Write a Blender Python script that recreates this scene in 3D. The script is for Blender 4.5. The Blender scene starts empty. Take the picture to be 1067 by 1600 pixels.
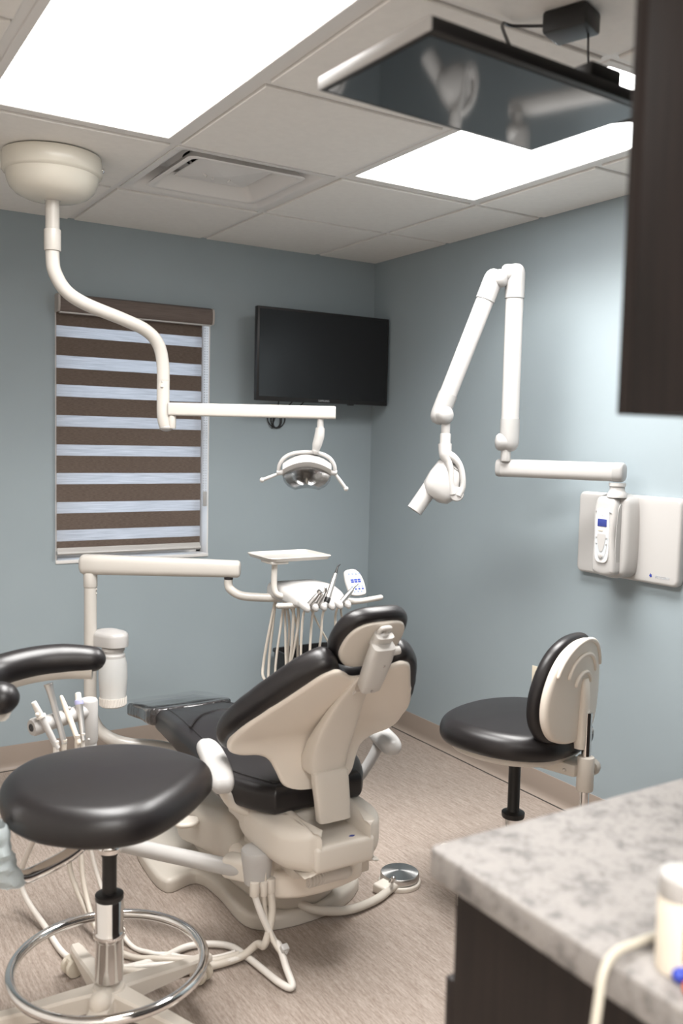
import bpy, bmesh, math, random
from mathutils import Vector, Matrix
random.seed(7)
PI = math.pi
SC = bpy.context.scene
COL = SC.collection
V = Vector

# ------------------------------------------------------------------ materials
def mat(name, col, rough=.5, metal=0., bump=0., bscale=200., var=0., vscale=6., coat=0., spec=.5, stretch=None):
    m = bpy.data.materials.new(name); m.use_nodes = True
    nt = m.node_tree; b = nt.nodes['Principled BSDF']
    b.inputs['Base Color'].default_value = (*col, 1)
    b.inputs['Roughness'].default_value = rough
    b.inputs['Metallic'].default_value = metal
    b.inputs['Coat Weight'].default_value = coat
    b.inputs['Specular IOR Level'].default_value = spec
    tc = nt.nodes.new('ShaderNodeTexCoord')
    src = tc.outputs['Object']
    if stretch:
        mp = nt.nodes.new('ShaderNodeMapping'); mp.inputs['Scale'].default_value = stretch
        nt.links.new(src, mp.inputs['Vector']); src = mp.outputs['Vector']
    if bump:
        n = nt.nodes.new('ShaderNodeTexNoise'); n.inputs['Scale'].default_value = bscale; n.inputs['Detail'].default_value = 3
        nt.links.new(src, n.inputs['Vector'])
        bp = nt.nodes.new('ShaderNodeBump'); bp.inputs['Strength'].default_value = bump; bp.inputs['Distance'].default_value = .002
        nt.links.new(n.outputs['Fac'], bp.inputs['Height']); nt.links.new(bp.outputs['Normal'], b.inputs['Normal'])
    if var:
        n = nt.nodes.new('ShaderNodeTexNoise'); n.inputs['Scale'].default_value = vscale; n.inputs['Detail'].default_value = 4
        nt.links.new(src, n.inputs['Vector'])
        r = nt.nodes.new('ShaderNodeValToRGB')
        r.color_ramp.elements[0].position = .3; r.color_ramp.elements[1].position = .7
        r.color_ramp.elements[0].color = (*[c*(1-var) for c in col], 1)
        r.color_ramp.elements[1].color = (*[min(1, c*(1+var)) for c in col], 1)
        nt.links.new(n.outputs['Fac'], r.inputs['Fac']); nt.links.new(r.outputs['Color'], b.inputs['Base Color'])
    return m

def emis(name, col, strength):
    m = mat(name, (.8, .8, .8), .5)
    b = m.node_tree.nodes['Principled BSDF']
    b.inputs['Emission Color'].default_value = (*col, 1); b.inputs['Emission Strength'].default_value = strength
    return m

def glassy(name, col=(1, 1, 1), rough=.05, trans=1., ior=1.45, alpha=1.):
    m = mat(name, col, rough)
    b = m.node_tree.nodes['Principled BSDF']
    b.inputs['Transmission Weight'].default_value = trans; b.inputs['IOR'].default_value = ior
    b.inputs['Alpha'].default_value = alpha
    return m

WALL = mat('wall_paint', (.308, .362, .389), .62, bump=.08, bscale=350, var=.02, vscale=3)
PALE = mat('pale_wall_paint', (.82, .78, .73), .7, bump=.08, bscale=350)
TILE = mat('ceiling_tile', (.80, .775, .74), .9, bump=.25, bscale=420, var=.02, vscale=40)
TEE = mat('white_enamel', (.74, .72, .70), .45)
WHITE = mat('white_plastic', (.485, .47, .455), .30, bump=.02, bscale=300)
WARM = mat('warm_white_enamel', (.55, .52, .48), .26)
CANOPY = mat('brightened_glossy_cream_enamel', (.72, .685, .60), .2)  # canopy enamel lightened to offset the weak light up at the ceiling
BEIGE = mat('beige_plastic', (.84, .765, .675), .42, bump=.04, bscale=500)
BEIGE2 = mat('light_beige_plastic', (.70, .645, .575), .38, bump=.03, bscale=500)
GREY = mat('pale_grey_plastic', (.39, .38, .37), .38)
LGREY = mat('light_grey_plastic', (.60, .575, .545), .4)
SATIN = mat('satin_steel', (.56, .545, .53), .42, 1.)
DIM = mat('grey_beige_enamel', (.56, .515, .455), .4)
VINYL = mat('black_vinyl', (.0125, .0105, .0110), .36, bump=.10, bscale=420, var=.10, vscale=30)
BLACKP = mat('black_plastic', (.012, .011, .011), .42)
RUBBER = mat('dark_rubber', (.03, .028, .028), .7)
CHROME = mat('chrome', (.80, .79, .78), .09, 1.)
STEELDISC = mat('spun_steel', (.62, .61, .60), .30, 1.)
def spun(m):
    nt = m.node_tree; t = nt.nodes.new('ShaderNodeTangent'); t.direction_type = 'RADIAL'; t.axis = 'Z'
    b = nt.nodes['Principled BSDF']; b.inputs['Anisotropic'].default_value = .92; nt.links.new(t.outputs[0], b.inputs['Tangent'])
spun(STEELDISC)
STEEL = mat('brushed_steel', (.60, .585, .57), .27, 1.)
SCREEN = mat('screen_glass', (.010, .010, .011), .10, spec=.5)
MONGLASS = mat('monitor_glass', (.016, .018, .020), .06, spec=.62)
BASEB = mat('taupe_vinyl_base', (.30, .245, .205), .5)
DARKLINE = mat('dark_gap_line', (.03, .027, .025), .8)
WOOD = mat('espresso_woodgrain', (.0135, .0090, .0078), .50, spec=.3, var=.35, vscale=9, stretch=(14, 14, .6))
HOSE = mat('hose_vinyl', (.60, .545, .475), .45)
HOSEW = mat('white_hose_vinyl', (.72, .68, .63), .42)
PAPER = mat('pale_blue_paper', (.70, .755, .765), .9, bump=.6, bscale=60)
BLUE = mat('blue_print', (.03, .05, .30), .4)
GREYPRINT = mat('grey_print', (.42, .44, .47), .5)
PANELGREY = mat('panel_grey', (.55, .58, .60), .45)
LCD = emis('blue_display', (.05, .08, .40), .18); LCD.node_tree.nodes['Principled BSDF'].inputs['Base Color'].default_value = (.02, .03, .14, 1)
DUCT = mat('dark_duct', (.05, .046, .042), .8)
CREAM = mat('cream_plastic', (.74, .66, .55), .5)
OUTLETM = mat('ivory_plastic', (.78, .70, .56), .4)
OLIVE = mat('olive_label', (.30, .24, .11), .6)
CABLEG = mat('putty_cable', (.52, .48, .40), .5)
RED = mat('pink_print', (.70, .15, .25), .5)
ORANGE = mat('orange_plastic', (.80, .16, .05), .4)
BLUEP = mat('blue_plastic', (.03, .06, .42), .35)
LILAC = mat('lilac_plastic', (.42, .42, .66), .4)
BOTTLE = glassy('frosted_bottle', (.90, .89, .87), .45, .55)
b_ = BOTTLE.node_tree.nodes['Principled BSDF']
WATER = mat('white_liner', (.80, .79, .76), .6)
CLEAR = glassy('clear_polycarbonate', (.95, .96, .97), .06, 1., 1.25)
GLASS = glassy('window_glass', (1, 1, 1), .0, 1., 1.05)
REFLECTOR = mat('lamp_reflector', (.80, .80, .80), .16, 1.)
SLEEVE = mat('clear_plastic_over_black', (.030, .027, .028), .16, bump=1.0, bscale=28, coat=1., stretch=(1, 2.2, 1))

for n_ in SLEEVE.node_tree.nodes:
    if n_.type == 'BUMP': n_.inputs['Distance'].default_value = .02

def film_mat():
    m = bpy.data.materials.new('clear_film'); m.use_nodes = True
    nt = m.node_tree; nt.nodes.clear()
    o = nt.nodes.new('ShaderNodeOutputMaterial'); t = nt.nodes.new('ShaderNodeBsdfTransparent'); g = nt.nodes.new('ShaderNodeBsdfGlossy')
    g.inputs['Roughness'].default_value = .15
    f = nt.nodes.new('ShaderNodeFresnel'); f.inputs['IOR'].default_value = 1.5
    x = nt.nodes.new('ShaderNodeMixShader')
    nt.links.new(f.outputs[0], x.inputs[0]); nt.links.new(t.outputs[0], x.inputs[1]); nt.links.new(g.outputs[0], x.inputs[2])
    nt.links.new(x.outputs[0], o.inputs[0])
    return m
FILM = film_mat()

def floor_mat():
    m = mat('woven_vinyl_floor', (.34, .28, .235), .62, spec=.35)
    nt = m.node_tree; b = nt.nodes['Principled BSDF']
    tc = nt.nodes.new('ShaderNodeTexCoord')
    mp = nt.nodes.new('ShaderNodeMapping'); mp.inputs['Scale'].default_value = (150, 11, 1)
    mp2 = nt.nodes.new('ShaderNodeMapping'); mp2.inputs['Scale'].default_value = (420, 60, 1)
    n1 = nt.nodes.new('ShaderNodeTexNoise'); n1.inputs['Scale'].default_value = 1; n1.inputs['Detail'].default_value = 3
    n2 = nt.nodes.new('ShaderNodeTexNoise'); n2.inputs['Scale'].default_value = 1; n2.inputs['Detail'].default_value = 2
    for a, n in ((mp, n1), (mp2, n2)):
        nt.links.new(tc.outputs['Object'], a.inputs['Vector']); nt.links.new(a.outputs['Vector'], n.inputs['Vector'])
    mx = nt.nodes.new('ShaderNodeMath'); mx.operation = 'ADD'
    nt.links.new(n1.outputs['Fac'], mx.inputs[0]); nt.links.new(n2.outputs['Fac'], mx.inputs[1])
    r = nt.nodes.new('ShaderNodeValToRGB')
    e = r.color_ramp.elements
    e[0].position = .72; e[0].color = (.220, .172, .142, 1); e[1].position = 1.28; e[1].color = (.385, .325, .28, 1)
    sc = nt.nodes.new('ShaderNodeMath'); sc.operation = 'MULTIPLY'; sc.inputs[1].default_value = .5
    e[0].position = .36; e[1].position = .64
    nt.links.new(mx.outputs[0], sc.inputs[0]); nt.links.new(sc.outputs[0], r.inputs['Fac'])
    nt.links.new(r.outputs['Color'], b.inputs['Base Color'])
    bp = nt.nodes.new('ShaderNodeBump'); bp.inputs['Strength'].default_value = .15; bp.inputs['Distance'].default_value = .001
    nt.links.new(sc.outputs[0], bp.inputs['Height']); nt.links.new(bp.outputs['Normal'], b.inputs['Normal'])
    return m
FLOOR = floor_mat()

def laminate_mat():
    m = mat('speckled_laminate', (.7, .66, .62), .5, spec=.2)
    nt = m.node_tree; b = nt.nodes['Principled BSDF']
    tc = nt.nodes.new('ShaderNodeTexCoord')
    n1 = nt.nodes.new('ShaderNodeTexNoise'); n1.inputs['Scale'].default_value = 38; n1.inputs['Detail'].default_value = 6; n1.inputs['Roughness'].default_value = .65
    n2 = nt.nodes.new('ShaderNodeTexVoronoi'); n2.inputs['Scale'].default_value = 95
    nt.links.new(tc.outputs['Object'], n1.inputs['Vector']); nt.links.new(tc.outputs['Object'], n2.inputs['Vector'])
    r = nt.nodes.new('ShaderNodeValToRGB'); e = r.color_ramp.elements
    e[0].position = .33; e[0].color = (.155, .145, .14, 1); e[1].position = .54; e[1].color = (.30, .28, .265, 1)
    nt.links.new(n1.outputs['Fac'], r.inputs['Fac'])
    r2 = nt.nodes.new('ShaderNodeValToRGB'); e2 = r2.color_ramp.elements
    e2[0].position = .08; e2[0].color = (.62, .60, .58, 1); e2[1].position = .30; e2[1].color = (1, 1, 1, 1)
    nt.links.new(n2.outputs['Distance'], r2.inputs['Fac'])
    mx = nt.nodes.new('ShaderNodeMixRGB'); mx.blend_type = 'MULTIPLY'; mx.inputs[0].default_value = .8
    nt.links.new(r.outputs['Color'], mx.inputs[1]); nt.links.new(r2.outputs['Color'], mx.inputs[2])
    nt.links.new(mx.outputs[0], b.inputs['Base Color'])
    return m
LAM = laminate_mat()

def blind_mat(bands):
    """woven blind cloth: opaque taupe bands alternating with sheer bands (z heights of the sheer ones)"""
    m = bpy.data.materials.new('banded_blind_cloth'); m.use_nodes = True
    nt = m.node_tree; nt.nodes.clear()
    L = nt.links.new
    o = nt.nodes.new('ShaderNodeOutputMaterial')
    tc = nt.nodes.new('ShaderNodeTexCoord'); sp = nt.nodes.new('ShaderNodeSeparateXYZ'); L(tc.outputs['Object'], sp.inputs[0])
    acc = None
    for hi, lo in bands:
        a = nt.nodes.new('ShaderNodeMath'); a.operation = 'COMPARE'
        L(sp.outputs['Z'], a.inputs[0]); a.inputs[1].default_value = (hi+lo)/2; a.inputs[2].default_value = (hi-lo)/2
        if acc is None: acc = a
        else:
            s = nt.nodes.new('ShaderNodeMath'); s.operation = 'ADD'; L(acc.outputs[0], s.inputs[0]); L(a.outputs[0], s.inputs[1]); acc = s
    mp = nt.nodes.new('ShaderNodeMapping'); mp.inputs['Scale'].default_value = (60, 60, 900); L(tc.outputs['Object'], mp.inputs[0])
    n = nt.nodes.new('ShaderNodeTexNoise'); n.inputs['Scale'].default_value = 1; n.inputs['Detail'].default_value = 3; L(mp.outputs[0], n.inputs['Vector'])
    r = nt.nodes.new('ShaderNodeValToRGB'); e = r.color_ramp.elements
    e[0].position = .3; e[0].color = (.190, .145, .120, 1); e[1].position = .7; e[1].color = (.345, .275, .235, 1)
    L(n.outputs['Fac'], r.inputs['Fac'])
    d = nt.nodes.new('ShaderNodeBsdfDiffuse'); L(r.outputs['Color'], d.inputs['Color'])
    t = nt.nodes.new('ShaderNodeBsdfTranslucent'); t.inputs['Color'].default_value = (.07, .05, .038, 1)
    op = nt.nodes.new('ShaderNodeMixShader'); op.inputs[0].default_value = .5
    L(d.outputs[0], op.inputs[1]); L(t.outputs[0], op.inputs[2])
    # sheer: thin white net
    mp3 = nt.nodes.new('ShaderNodeMapping'); mp3.inputs['Scale'].default_value = (9, 9, 420); L(tc.outputs['Object'], mp3.inputs[0])
    n3 = nt.nodes.new('ShaderNodeTexNoise'); n3.inputs['Scale'].default_value = 1; n3.inputs['Detail'].default_value = 4; L(mp3.outputs[0], n3.inputs['Vector'])
    r3 = nt.nodes.new('ShaderNodeValToRGB'); r3.color_ramp.elements[0].position = .3; r3.color_ramp.elements[0].color = (.46, .47, .50, 1); r3.color_ramp.elements[1].position = .7; r3.color_ramp.elements[1].color = (.70, .71, .74, 1)
    L(n3.outputs['Fac'], r3.inputs['Fac'])
    d2 = nt.nodes.new('ShaderNodeBsdfDiffuse'); L(r3.outputs['Color'], d2.inputs['Color'])
    t2 = nt.nodes.new('ShaderNodeBsdfTranslucent'); L(r3.outputs['Color'], t2.inputs['Color'])
    tr = nt.nodes.new('ShaderNodeBsdfTransparent')
    s1 = nt.nodes.new('ShaderNodeMixShader'); s1.inputs[0].default_value = .6; L(d2.outputs[0], s1.inputs[1]); L(t2.outputs[0], s1.inputs[2])
    s2 = nt.nodes.new('ShaderNodeMixShader'); s2.inputs[0].default_value = .22; L(s1.outputs[0], s2.inputs[1]); L(tr.outputs[0], s2.inputs[2])
    f = nt.nodes.new('ShaderNodeMixShader'); L(acc.outputs[0], f.inputs[0]); L(op.outputs[0], f.inputs[1]); L(s2.outputs[0], f.inputs[2])
    L(f.outputs[0], o.inputs[0])
    return m

# ------------------------------------------------------------------ mesh helpers
def NB(): return bmesh.new()

def merge(bm, tmp, M=None):
    if M is not None: bmesh.ops.transform(tmp, matrix=M, verts=tmp.verts)
    me = bpy.data.meshes.new('tmp'); tmp.to_mesh(me); tmp.free(); bm.from_mesh(me); bpy.data.meshes.remove(me)

def box(bm, c, s, bev=0., seg=2, M=None):
    t = bmesh.new(); bmesh.ops.create_cube(t, size=1)
    for v in t.verts: v.co = V((v.co.x*s[0], v.co.y*s[1], v.co.z*s[2]))
    if bev: bmesh.ops.bevel(t, geom=t.edges[:], offset=bev, segments=seg, affect='EDGES', profile=.5)
    X = Matrix.Translation(V(c)) @ (M.to_4x4() if M is not None else Matrix())
    merge(bm, t, X); return bm

def bx(bm, x0, x1, y0, y1, z0, z1, bev=0., seg=2):
    return box(bm, ((x0+x1)/2, (y0+y1)/2, (z0+z1)/2), (abs(x1-x0), abs(y1-y0), abs(z1-z0)), bev, seg)

def rings(bm, rs, cap0=True, cap1=True, closed=True):
    """bridge successive rings (lists of Vectors, same count); closed rings"""
    vs = [[bm.verts.new(p) for p in r] for r in rs]
    n = len(rs[0])
    for a, b in zip(vs, vs[1:]):
        for i in range(n if closed else n-1):
            j = (i+1) % n
            try: bm.faces.new((a[i], a[j], b[j], b[i]))
            except ValueError: pass
    for flag, r in ((cap0, vs[0]), (cap1, vs[-1])):
        if flag:
            try: bm.faces.new(r)
            except ValueError: pass
    return vs

def frame(d):
    d = V(d).normalized(); a = V((0, 0, 1)) if abs(d.z) < .9 else V((1, 0, 0))
    x = a.cross(d).normalized(); y = d.cross(x); return x, y, d

def cyl(bm, p0, p1, r0, r1=None, seg=28, bev=0.):
    p0 = V(p0); p1 = V(p1); r1 = r0 if r1 is None else r1
    x, y, d = frame(p1-p0); L = (p1-p0).length
    prof = [(r0, 0), (r1, L)] if not bev else [(r0-bev, 0), (r0-bev*.3, bev*.3), (r0, bev), (r1, L-bev), (r1-bev*.3, L-bev*.3), (r1-bev, L)]
    rings(bm, [[p0 + d*h + (x*math.cos(2*PI*i/seg) + y*math.sin(2*PI*i/seg))*r for i in range(seg)] for r, h in prof])
    return bm

def lathe(bm, p0, axis, prof, seg=36, capped=True):
    p0 = V(p0); x, y, d = frame(axis)
    rings(bm, [[p0 + d*h + (x*math.cos(2*PI*i/seg) + y*math.sin(2*PI*i/seg))*max(r, 1e-4) for i in range(seg)] for r, h in prof], capped, capped)
    return bm

def ball(bm, c, r, sc=(1, 1, 1), seg=24, M=None):
    t = bmesh.new(); bmesh.ops.create_uvsphere(t, u_segments=seg, v_segments=seg//2, radius=r)
    for v in t.verts: v.co = V((v.co.x*sc[0], v.co.y*sc[1], v.co.z*sc[2]))
    merge(bm, t, Matrix.Translation(V(c)) @ (M.to_4x4() if M is not None else Matrix())); return bm

def spline(pts, sub=8, closed=False):
    pts = [V(p) for p in pts]; n = len(pts); out = []
    if n < 3: return pts
    rng = n if closed else n-1
    for i in range(rng):
        if closed: p = [pts[(i+k) % n] for k in (-1, 0, 1, 2)]
        else: p = [pts[max(i-1, 0)], pts[i], pts[i+1], pts[min(i+2, n-1)]]
        for k in range(sub):
            t = k/sub
            out.append(.5*((2*p[1]) + (p[2]-p[0])*t + (2*p[0]-5*p[1]+4*p[2]-p[3])*t*t + (3*p[1]-p[0]-3*p[2]+p[3])*t**3))
    if not closed: out.append(pts[-1])
    return out

def tube(bm, pts, r, seg=14, sub=8, closed=False, flat=1., round_ends=False):
    P = spline(pts, sub, closed) if sub > 1 else [V(p) for p in pts]
    n = len(P)
    rad = (lambda i: r) if not isinstance(r, (list, tuple)) else (lambda i: r[min(int(i/max(n-1, 1)*(len(r)-1)), len(r)-2)]*(1-((i/max(n-1, 1)*(len(r)-1)) % 1 if i < n-1 else 1)) + r[min(int(i/max(n-1, 1)*(len(r)-1)), len(r)-2)+1]*((i/max(n-1, 1)*(len(r)-1)) % 1 if i < n-1 else 1))
    T = [((P[(i+1) % n]-P[i-1]) if closed else (P[min(i+1, n-1)]-P[max(i-1, 0)])).normalized() for i in range(n)]
    x, y, d = frame(T[0]); rs = []
    for i in range(n):
        x = (x - T[i]*x.dot(T[i])).normalized(); y = T[i].cross(x)
        rr = rad(i)
        rs.append([P[i] + (x*math.cos(2*PI*k/seg) + y*math.sin(2*PI*k/seg)*flat)*rr for k in range(seg)])
    if closed:
        rs.append(rs[0]); vs = rings(bm, rs, False, False); bmesh.ops.remove_doubles(bm, verts=bm.verts[:], dist=1e-6)
    else:
        if round_ends:
            def endcap(i, s):
                o = []
                c0 = rs[i]; c = P[i]
                for a in (25, 50, 70, 84):
                    k = math.cos(math.radians(a)); h = math.sin(math.radians(a))*rad(i)*s
                    o.append([c + (q-c)*k + T[i]*h for q in c0])
                return o
            rs = endcap(0, -1)[::-1] + rs + endcap(n-1, 1)
        rings(bm, rs)
    return bm

def inset(o, d):
    n = len(o); A = sum(o[i][0]*o[(i+1) % n][1]-o[(i+1) % n][0]*o[i][1] for i in range(n)); s = 1 if A > 0 else -1
    out = []
    for i in range(n):
        a = V((o[i-1][0], o[i-1][1])); b = V((o[i][0], o[i][1])); c = V((o[(i+1) % n][0], o[(i+1) % n][1]))
        t = (c-a); t = t.normalized() if t.length > 1e-9 else V((1, 0))
        nn = V((-t.y, t.x))*s
        out.append((b.x+nn.x*d, b.y+nn.y*d))
    return out

def sm2(pts, sub=6):
    return [(p.x, p.y) for p in spline([(a, b, 0) for a, b in pts], sub, True)]

def pillow(bm, o, t0, t1, rad, f=None, crown=0., rad0=None, seg=5, crown0=0.):
    """rounded slab over outline o between w=t0 and w=t1; f maps (u,v,w) to 3-D"""
    f = f or (lambda u, v, w: V((u, v, w)))
    rad0 = rad if rad0 is None else rad0
    n = len(o); cx = sum(p[0] for p in o)/n; cy = sum(p[1] for p in o)/n
    def sc(q, s): return [(cx+(a-cx)*s, cy+(b-cy)*s) for a, b in q]
    rs = []
    oi = inset(o, rad0)
    for s in (.02, .3, .55, .75, .9): rs.append([f(a, b, t0-crown0*(1-s*s)) for a, b in sc(oi, s)])
    for k in range(seg+1):
        a = PI/2*k/seg; q = inset(o, rad0*(1-math.sin(a))); rs.append([f(u, v, t0+rad0*(1-math.cos(a))) for u, v in q])
    for k in range(seg+1):
        a = PI/2*k/seg; q = inset(o, rad*(1-math.cos(a))); rs.append([f(u, v, t1-rad*(1-math.sin(a))) for u, v in q])
    oi = inset(o, rad)
    for s in (.9, .75, .55, .3, .02): rs.append([f(a, b, t1+crown*(1-s*s)) for a, b in sc(oi, s)])
    rings(bm, rs)
    bmesh.ops.remove_doubles(bm, verts=bm.verts[:], dist=1e-5)
    return bm

def flat_slab(bm, o, t0, t1, rad, seg=4):
    """flat slab with rounded edges over any outline"""
    rs = []
    for k in range(seg+1):
        a = PI/2*k/seg; rs.append([V((u, v, t0+.3*rad*(1-math.cos(a)))) for u, v in inset(o, .3*rad*(1-math.sin(a)))])
    for k in range(seg+1):
        a = PI/2*k/seg; rs.append([V((u, v, t1-rad*(1-math.sin(a)))) for u, v in inset(o, rad*(1-math.cos(a)))])
    rings(bm, rs); return bm

def sec(c, X, Y, a, b, n=2.6, seg=32):
    """superellipse section"""
    out = []
    for i in range(seg):
        t = 2*PI*i/seg; co, si = math.cos(t), math.sin(t)
        out.append(V(c) + X*(a*math.copysign(abs(co)**(2/n), co)) + Y*(b*math.copysign(abs(si)**(2/n), si)))
    return out

def loft(bm, secs):
    rings(bm, secs); return bm

# ------------------------------------------------------------------ object helpers
def rootM(o):
    while o.parent: o = o.parent
    return Matrix.Translation(o.location) @ o.rotation_euler.to_matrix().to_4x4()

def obj(name, bm, m, parent=None, local=False, ang=38, label=None):
    bmesh.ops.recalc_face_normals(bm, faces=bm.faces[:])
    if parent is not None and not local: bmesh.ops.transform(bm, matrix=rootM(parent).inverted(), verts=bm.verts)
    me = bpy.data.meshes.new(name); bm.to_mesh(me); bm.free()
    me.polygons.foreach_set('use_smooth', [True]*len(me.polygons))
    me.set_sharp_from_angle(angle=math.radians(ang))
    me.materials.append(m)
    o = bpy.data.objects.new(name, me); COL.objects.link(o)
    if parent is not None: o.parent = parent
    if label: o['label'] = label
    return o

def thing(name, label, cat, loc=(0, 0, 0), rotz=0., group=None):
    o = bpy.data.objects.new(name, None); COL.objects.link(o); o.empty_display_size = .05
    o.location = loc; o.rotation_euler = (0, 0, rotz); o['label'] = label; o['category'] = cat
    if group: o['group'] = group
    return o

def single(name, bm, m, label, cat, loc=(0, 0, 0), group=None):
    """a thing that is one mesh; vertices given in world space"""
    bmesh.ops.translate(bm, vec=-V(loc), verts=bm.verts)
    o = obj(name, bm, m, None); o.location = loc; o['label'] = label; o['category'] = cat
    if group: o['group'] = group
    return o

def struct(name, bm, m, parent=None):
    o = obj(name, bm, m, parent)
    if parent is None: o['kind'] = 'structure'
    return o

def text(name, s, size, M, m, parent, ext=.0004):
    cu = bpy.data.curves.new('t', 'FONT'); cu.body = s; cu.size = size; cu.extrude = ext; cu.align_x = 'CENTER'; cu.align_y = 'CENTER'
    t = bpy.data.objects.new('t', cu); COL.objects.link(t)
    bpy.context.view_layer.update()
    dg = bpy.context.evaluated_depsgraph_get()
    me = bpy.data.meshes.new_from_object(t.evaluated_get(dg)); bpy.data.objects.remove(t)
    me.transform(rootM(parent).inverted() @ M)
    me.materials.clear(); me.materials.append(m); me.name = name
    o = bpy.data.objects.new(name, me); COL.objects.link(o); o.parent = parent
    return o

def axes(o, x, y):
    """matrix with given origin and x, y axes"""
    x = V(x).normalized(); y = V(y).normalized(); z = x.cross(y)
    return Matrix(((x.x, y.x, z.x, o[0]), (x.y, y.y, z.y, o[1]), (x.z, y.z, z.z, o[2]), (0, 0, 0, 1)))
CAMV = [1423.168, -2.656537, -4.006184, 1.450608, 0.555026, 0.07877074, 0.02246052]   # focal length in px of a 1600 px tall frame, position, yaw, pitch, roll
# ================================================================== THE ROOM
H = 2.372; T = .6096; GB = .3474; GC = .5983          # ceiling height, tile module, grid offsets
XL, YR = -3.2, -4.95                                   # left and rear extent of the room
WX0, WX1, WZ0, WZ1 = -1.635, -.918, .895, 2.045        # window opening
GX = [-GB - T*k for k in range(0, 6)]; GY = [-GC - T*k for k in range(0, 9)]

b = NB(); bx(b, XL, 0, YR, 0, -.05, 0); struct('floor', b, FLOOR)
b = NB()
bx(b, XL-.12, WX0, 0, .14, -.05, H+.25); bx(b, WX1, .14, 0, .14, -.05, H+.25)
bx(b, WX0, WX1, 0, .14, -.05, WZ0); bx(b, WX0, WX1, 0, .14, WZ1, H+.25)
struct('wall_back', b, WALL)
b = NB(); bx(b, 0, .14, YR, 0, -.05, H+.25); struct('wall_right', b, WALL)
b = NB(); bx(b, XL-.12, XL, YR, 0, -.05, H+.25); struct('wall_left', b, PALE)
b = NB(); bx(b, XL-.12, .14, YR-.12, YR, -.05, H+.25); struct('wall_front', b, PALE)

# baseboards: cove base with a small toe
def cove(p0, p1, nrm):
    p0, p1, nrm = V(p0), V(p1), V(nrm); bm = NB(); up = V((0, 0, 1))
    prof = [(0, .104), (.003, .104), (.004, .1), (.004, .03), (.006, .014), (.012, .004), (.02, .0005), (.02, 0), (0, 0)]
    rings(bm, [[p + nrm*a + up*h for a, h in prof] for p in (p0, p1)]); return bm
struct('baseboard_back', cove((XL, 0, 0), (0, 0, 0), (0, -1, 0)), BASEB)
struct('baseboard_right', cove((0, 0, 0), (0, YR, 0), (-1, 0, 0)), BASEB)
struct('baseboard_left', cove((XL, YR, 0), (XL, 0, 0), (1, 0, 0)), BASEB)
b = NB(); bx(b, -.0275, -.0205, YR, -.02, 0, .0012); bx(b, XL, -.0275, -.0275, -.0205, 0, .0012); struct('trim_1', b, DARKLINE)  # dark strip standing in for the shadow gap at the cove base toe

# window: glass and frame set back in a reveal
b = NB(); fw_ = .03; y0, y1 = .085, .125
bx(b, WX0, WX0+fw_, y0, y1, WZ0, WZ1, .004); bx(b, WX1-fw_, WX1, y0, y1, WZ0, WZ1, .004)
bx(b, WX0, WX1, y0, y1, WZ0, WZ0+fw_, .004); bx(b, WX0, WX1, y0, y1, WZ1-fw_, WZ1, .004)
bx(b, WX0, WX1, y0+.005, y1-.005, 1.45, 1.485, .004)
w1 = struct('window_1', b, TEE)
b = NB(); bx(b, WX0, WX1, .1, .106, WZ0, WZ1); struct('window_pane', b, GLASS, w1)
b = NB(); bx(b, WX0, WX1, -.006, .085, WZ0-.012, WZ0+.004, .003); struct('window_sill', b, TEE, w1)
b = NB(); bx(b, WX0-.0, WX0+.006, .001, .085, WZ0, WZ1); bx(b, WX1-.006, WX1, .001, .085, WZ0, WZ1); bx(b, WX0, WX1, .001, .085, WZ1-.006, WZ1)
struct('window_jamb', b, TEE, w1)

# ceiling: tegular tiles sitting in a grid of tees
LIGHT_CELLS = {(3, 1), (3, 2), (1, 1), (1, 2)}; VENT_CELL = (2, 0)
xs = [0]+GX; xs = xs + [XL] if xs[-1] > XL else xs
ys = [0]+GY; ys = ys + [YR] if ys[-1] > YR else ys
b = NB()
for i in range(len(xs)-1):
    for j in range(len(ys)-1):
        if (i, j) in {(3, 2), (3, 3), (1, 2), (1, 3), (2, 1), (4, 6), (4, 7)}: continue
        xa, xb, ya, yb = xs[i+1], xs[i], ys[j+1], ys[j]
        g = .0145
        x0_, x1_, y0_, y1_ = xa+(g if i < len(xs)-2 else 0), xb-(g if i else 0), ya+(g if j < len(ys)-2 else 0), yb-(g if j else 0)
        zb = H-.0075; e = .002
        rs = [[V((x, y, z)) for x, y in ((x0_+d, y0_+d), (x1_-d, y0_+d), (x1_-d, y1_-d), (x0_+d, y1_-d))] for d, z in ((0, H+.015), (0, zb+e), (e, zb))]
        rings(b, rs)
bx(b, XL, 0, YR, 0, H+.20, H+.24)
struct('ceiling', b, TILE)
b = NB(); tw = .012
for x in GX: bx(b, x-tw, x+tw, YR, 0, H, H+.018)
for j, y in enumerate(GY):
    for i in range(len(xs)-1):
        if (j, i) in ((2, 1), (2, 3), (6, 4)): continue           # the two-module light panels are undivided
        bx(b, xs[i+1]+(tw if i < len(xs)-2 else 0), xs[i]-(tw if i else 0), y-tw, y+tw, H+.0004, H+.018)
struct('trim_2', b, TEE)
b = NB(); bx(b, XL, 0, -.016, 0, H-.002, H+.012); bx(b, -.016, 0, YR, 0, H-.002, H+.012); struct('trim_3', b, TEE)

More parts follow.
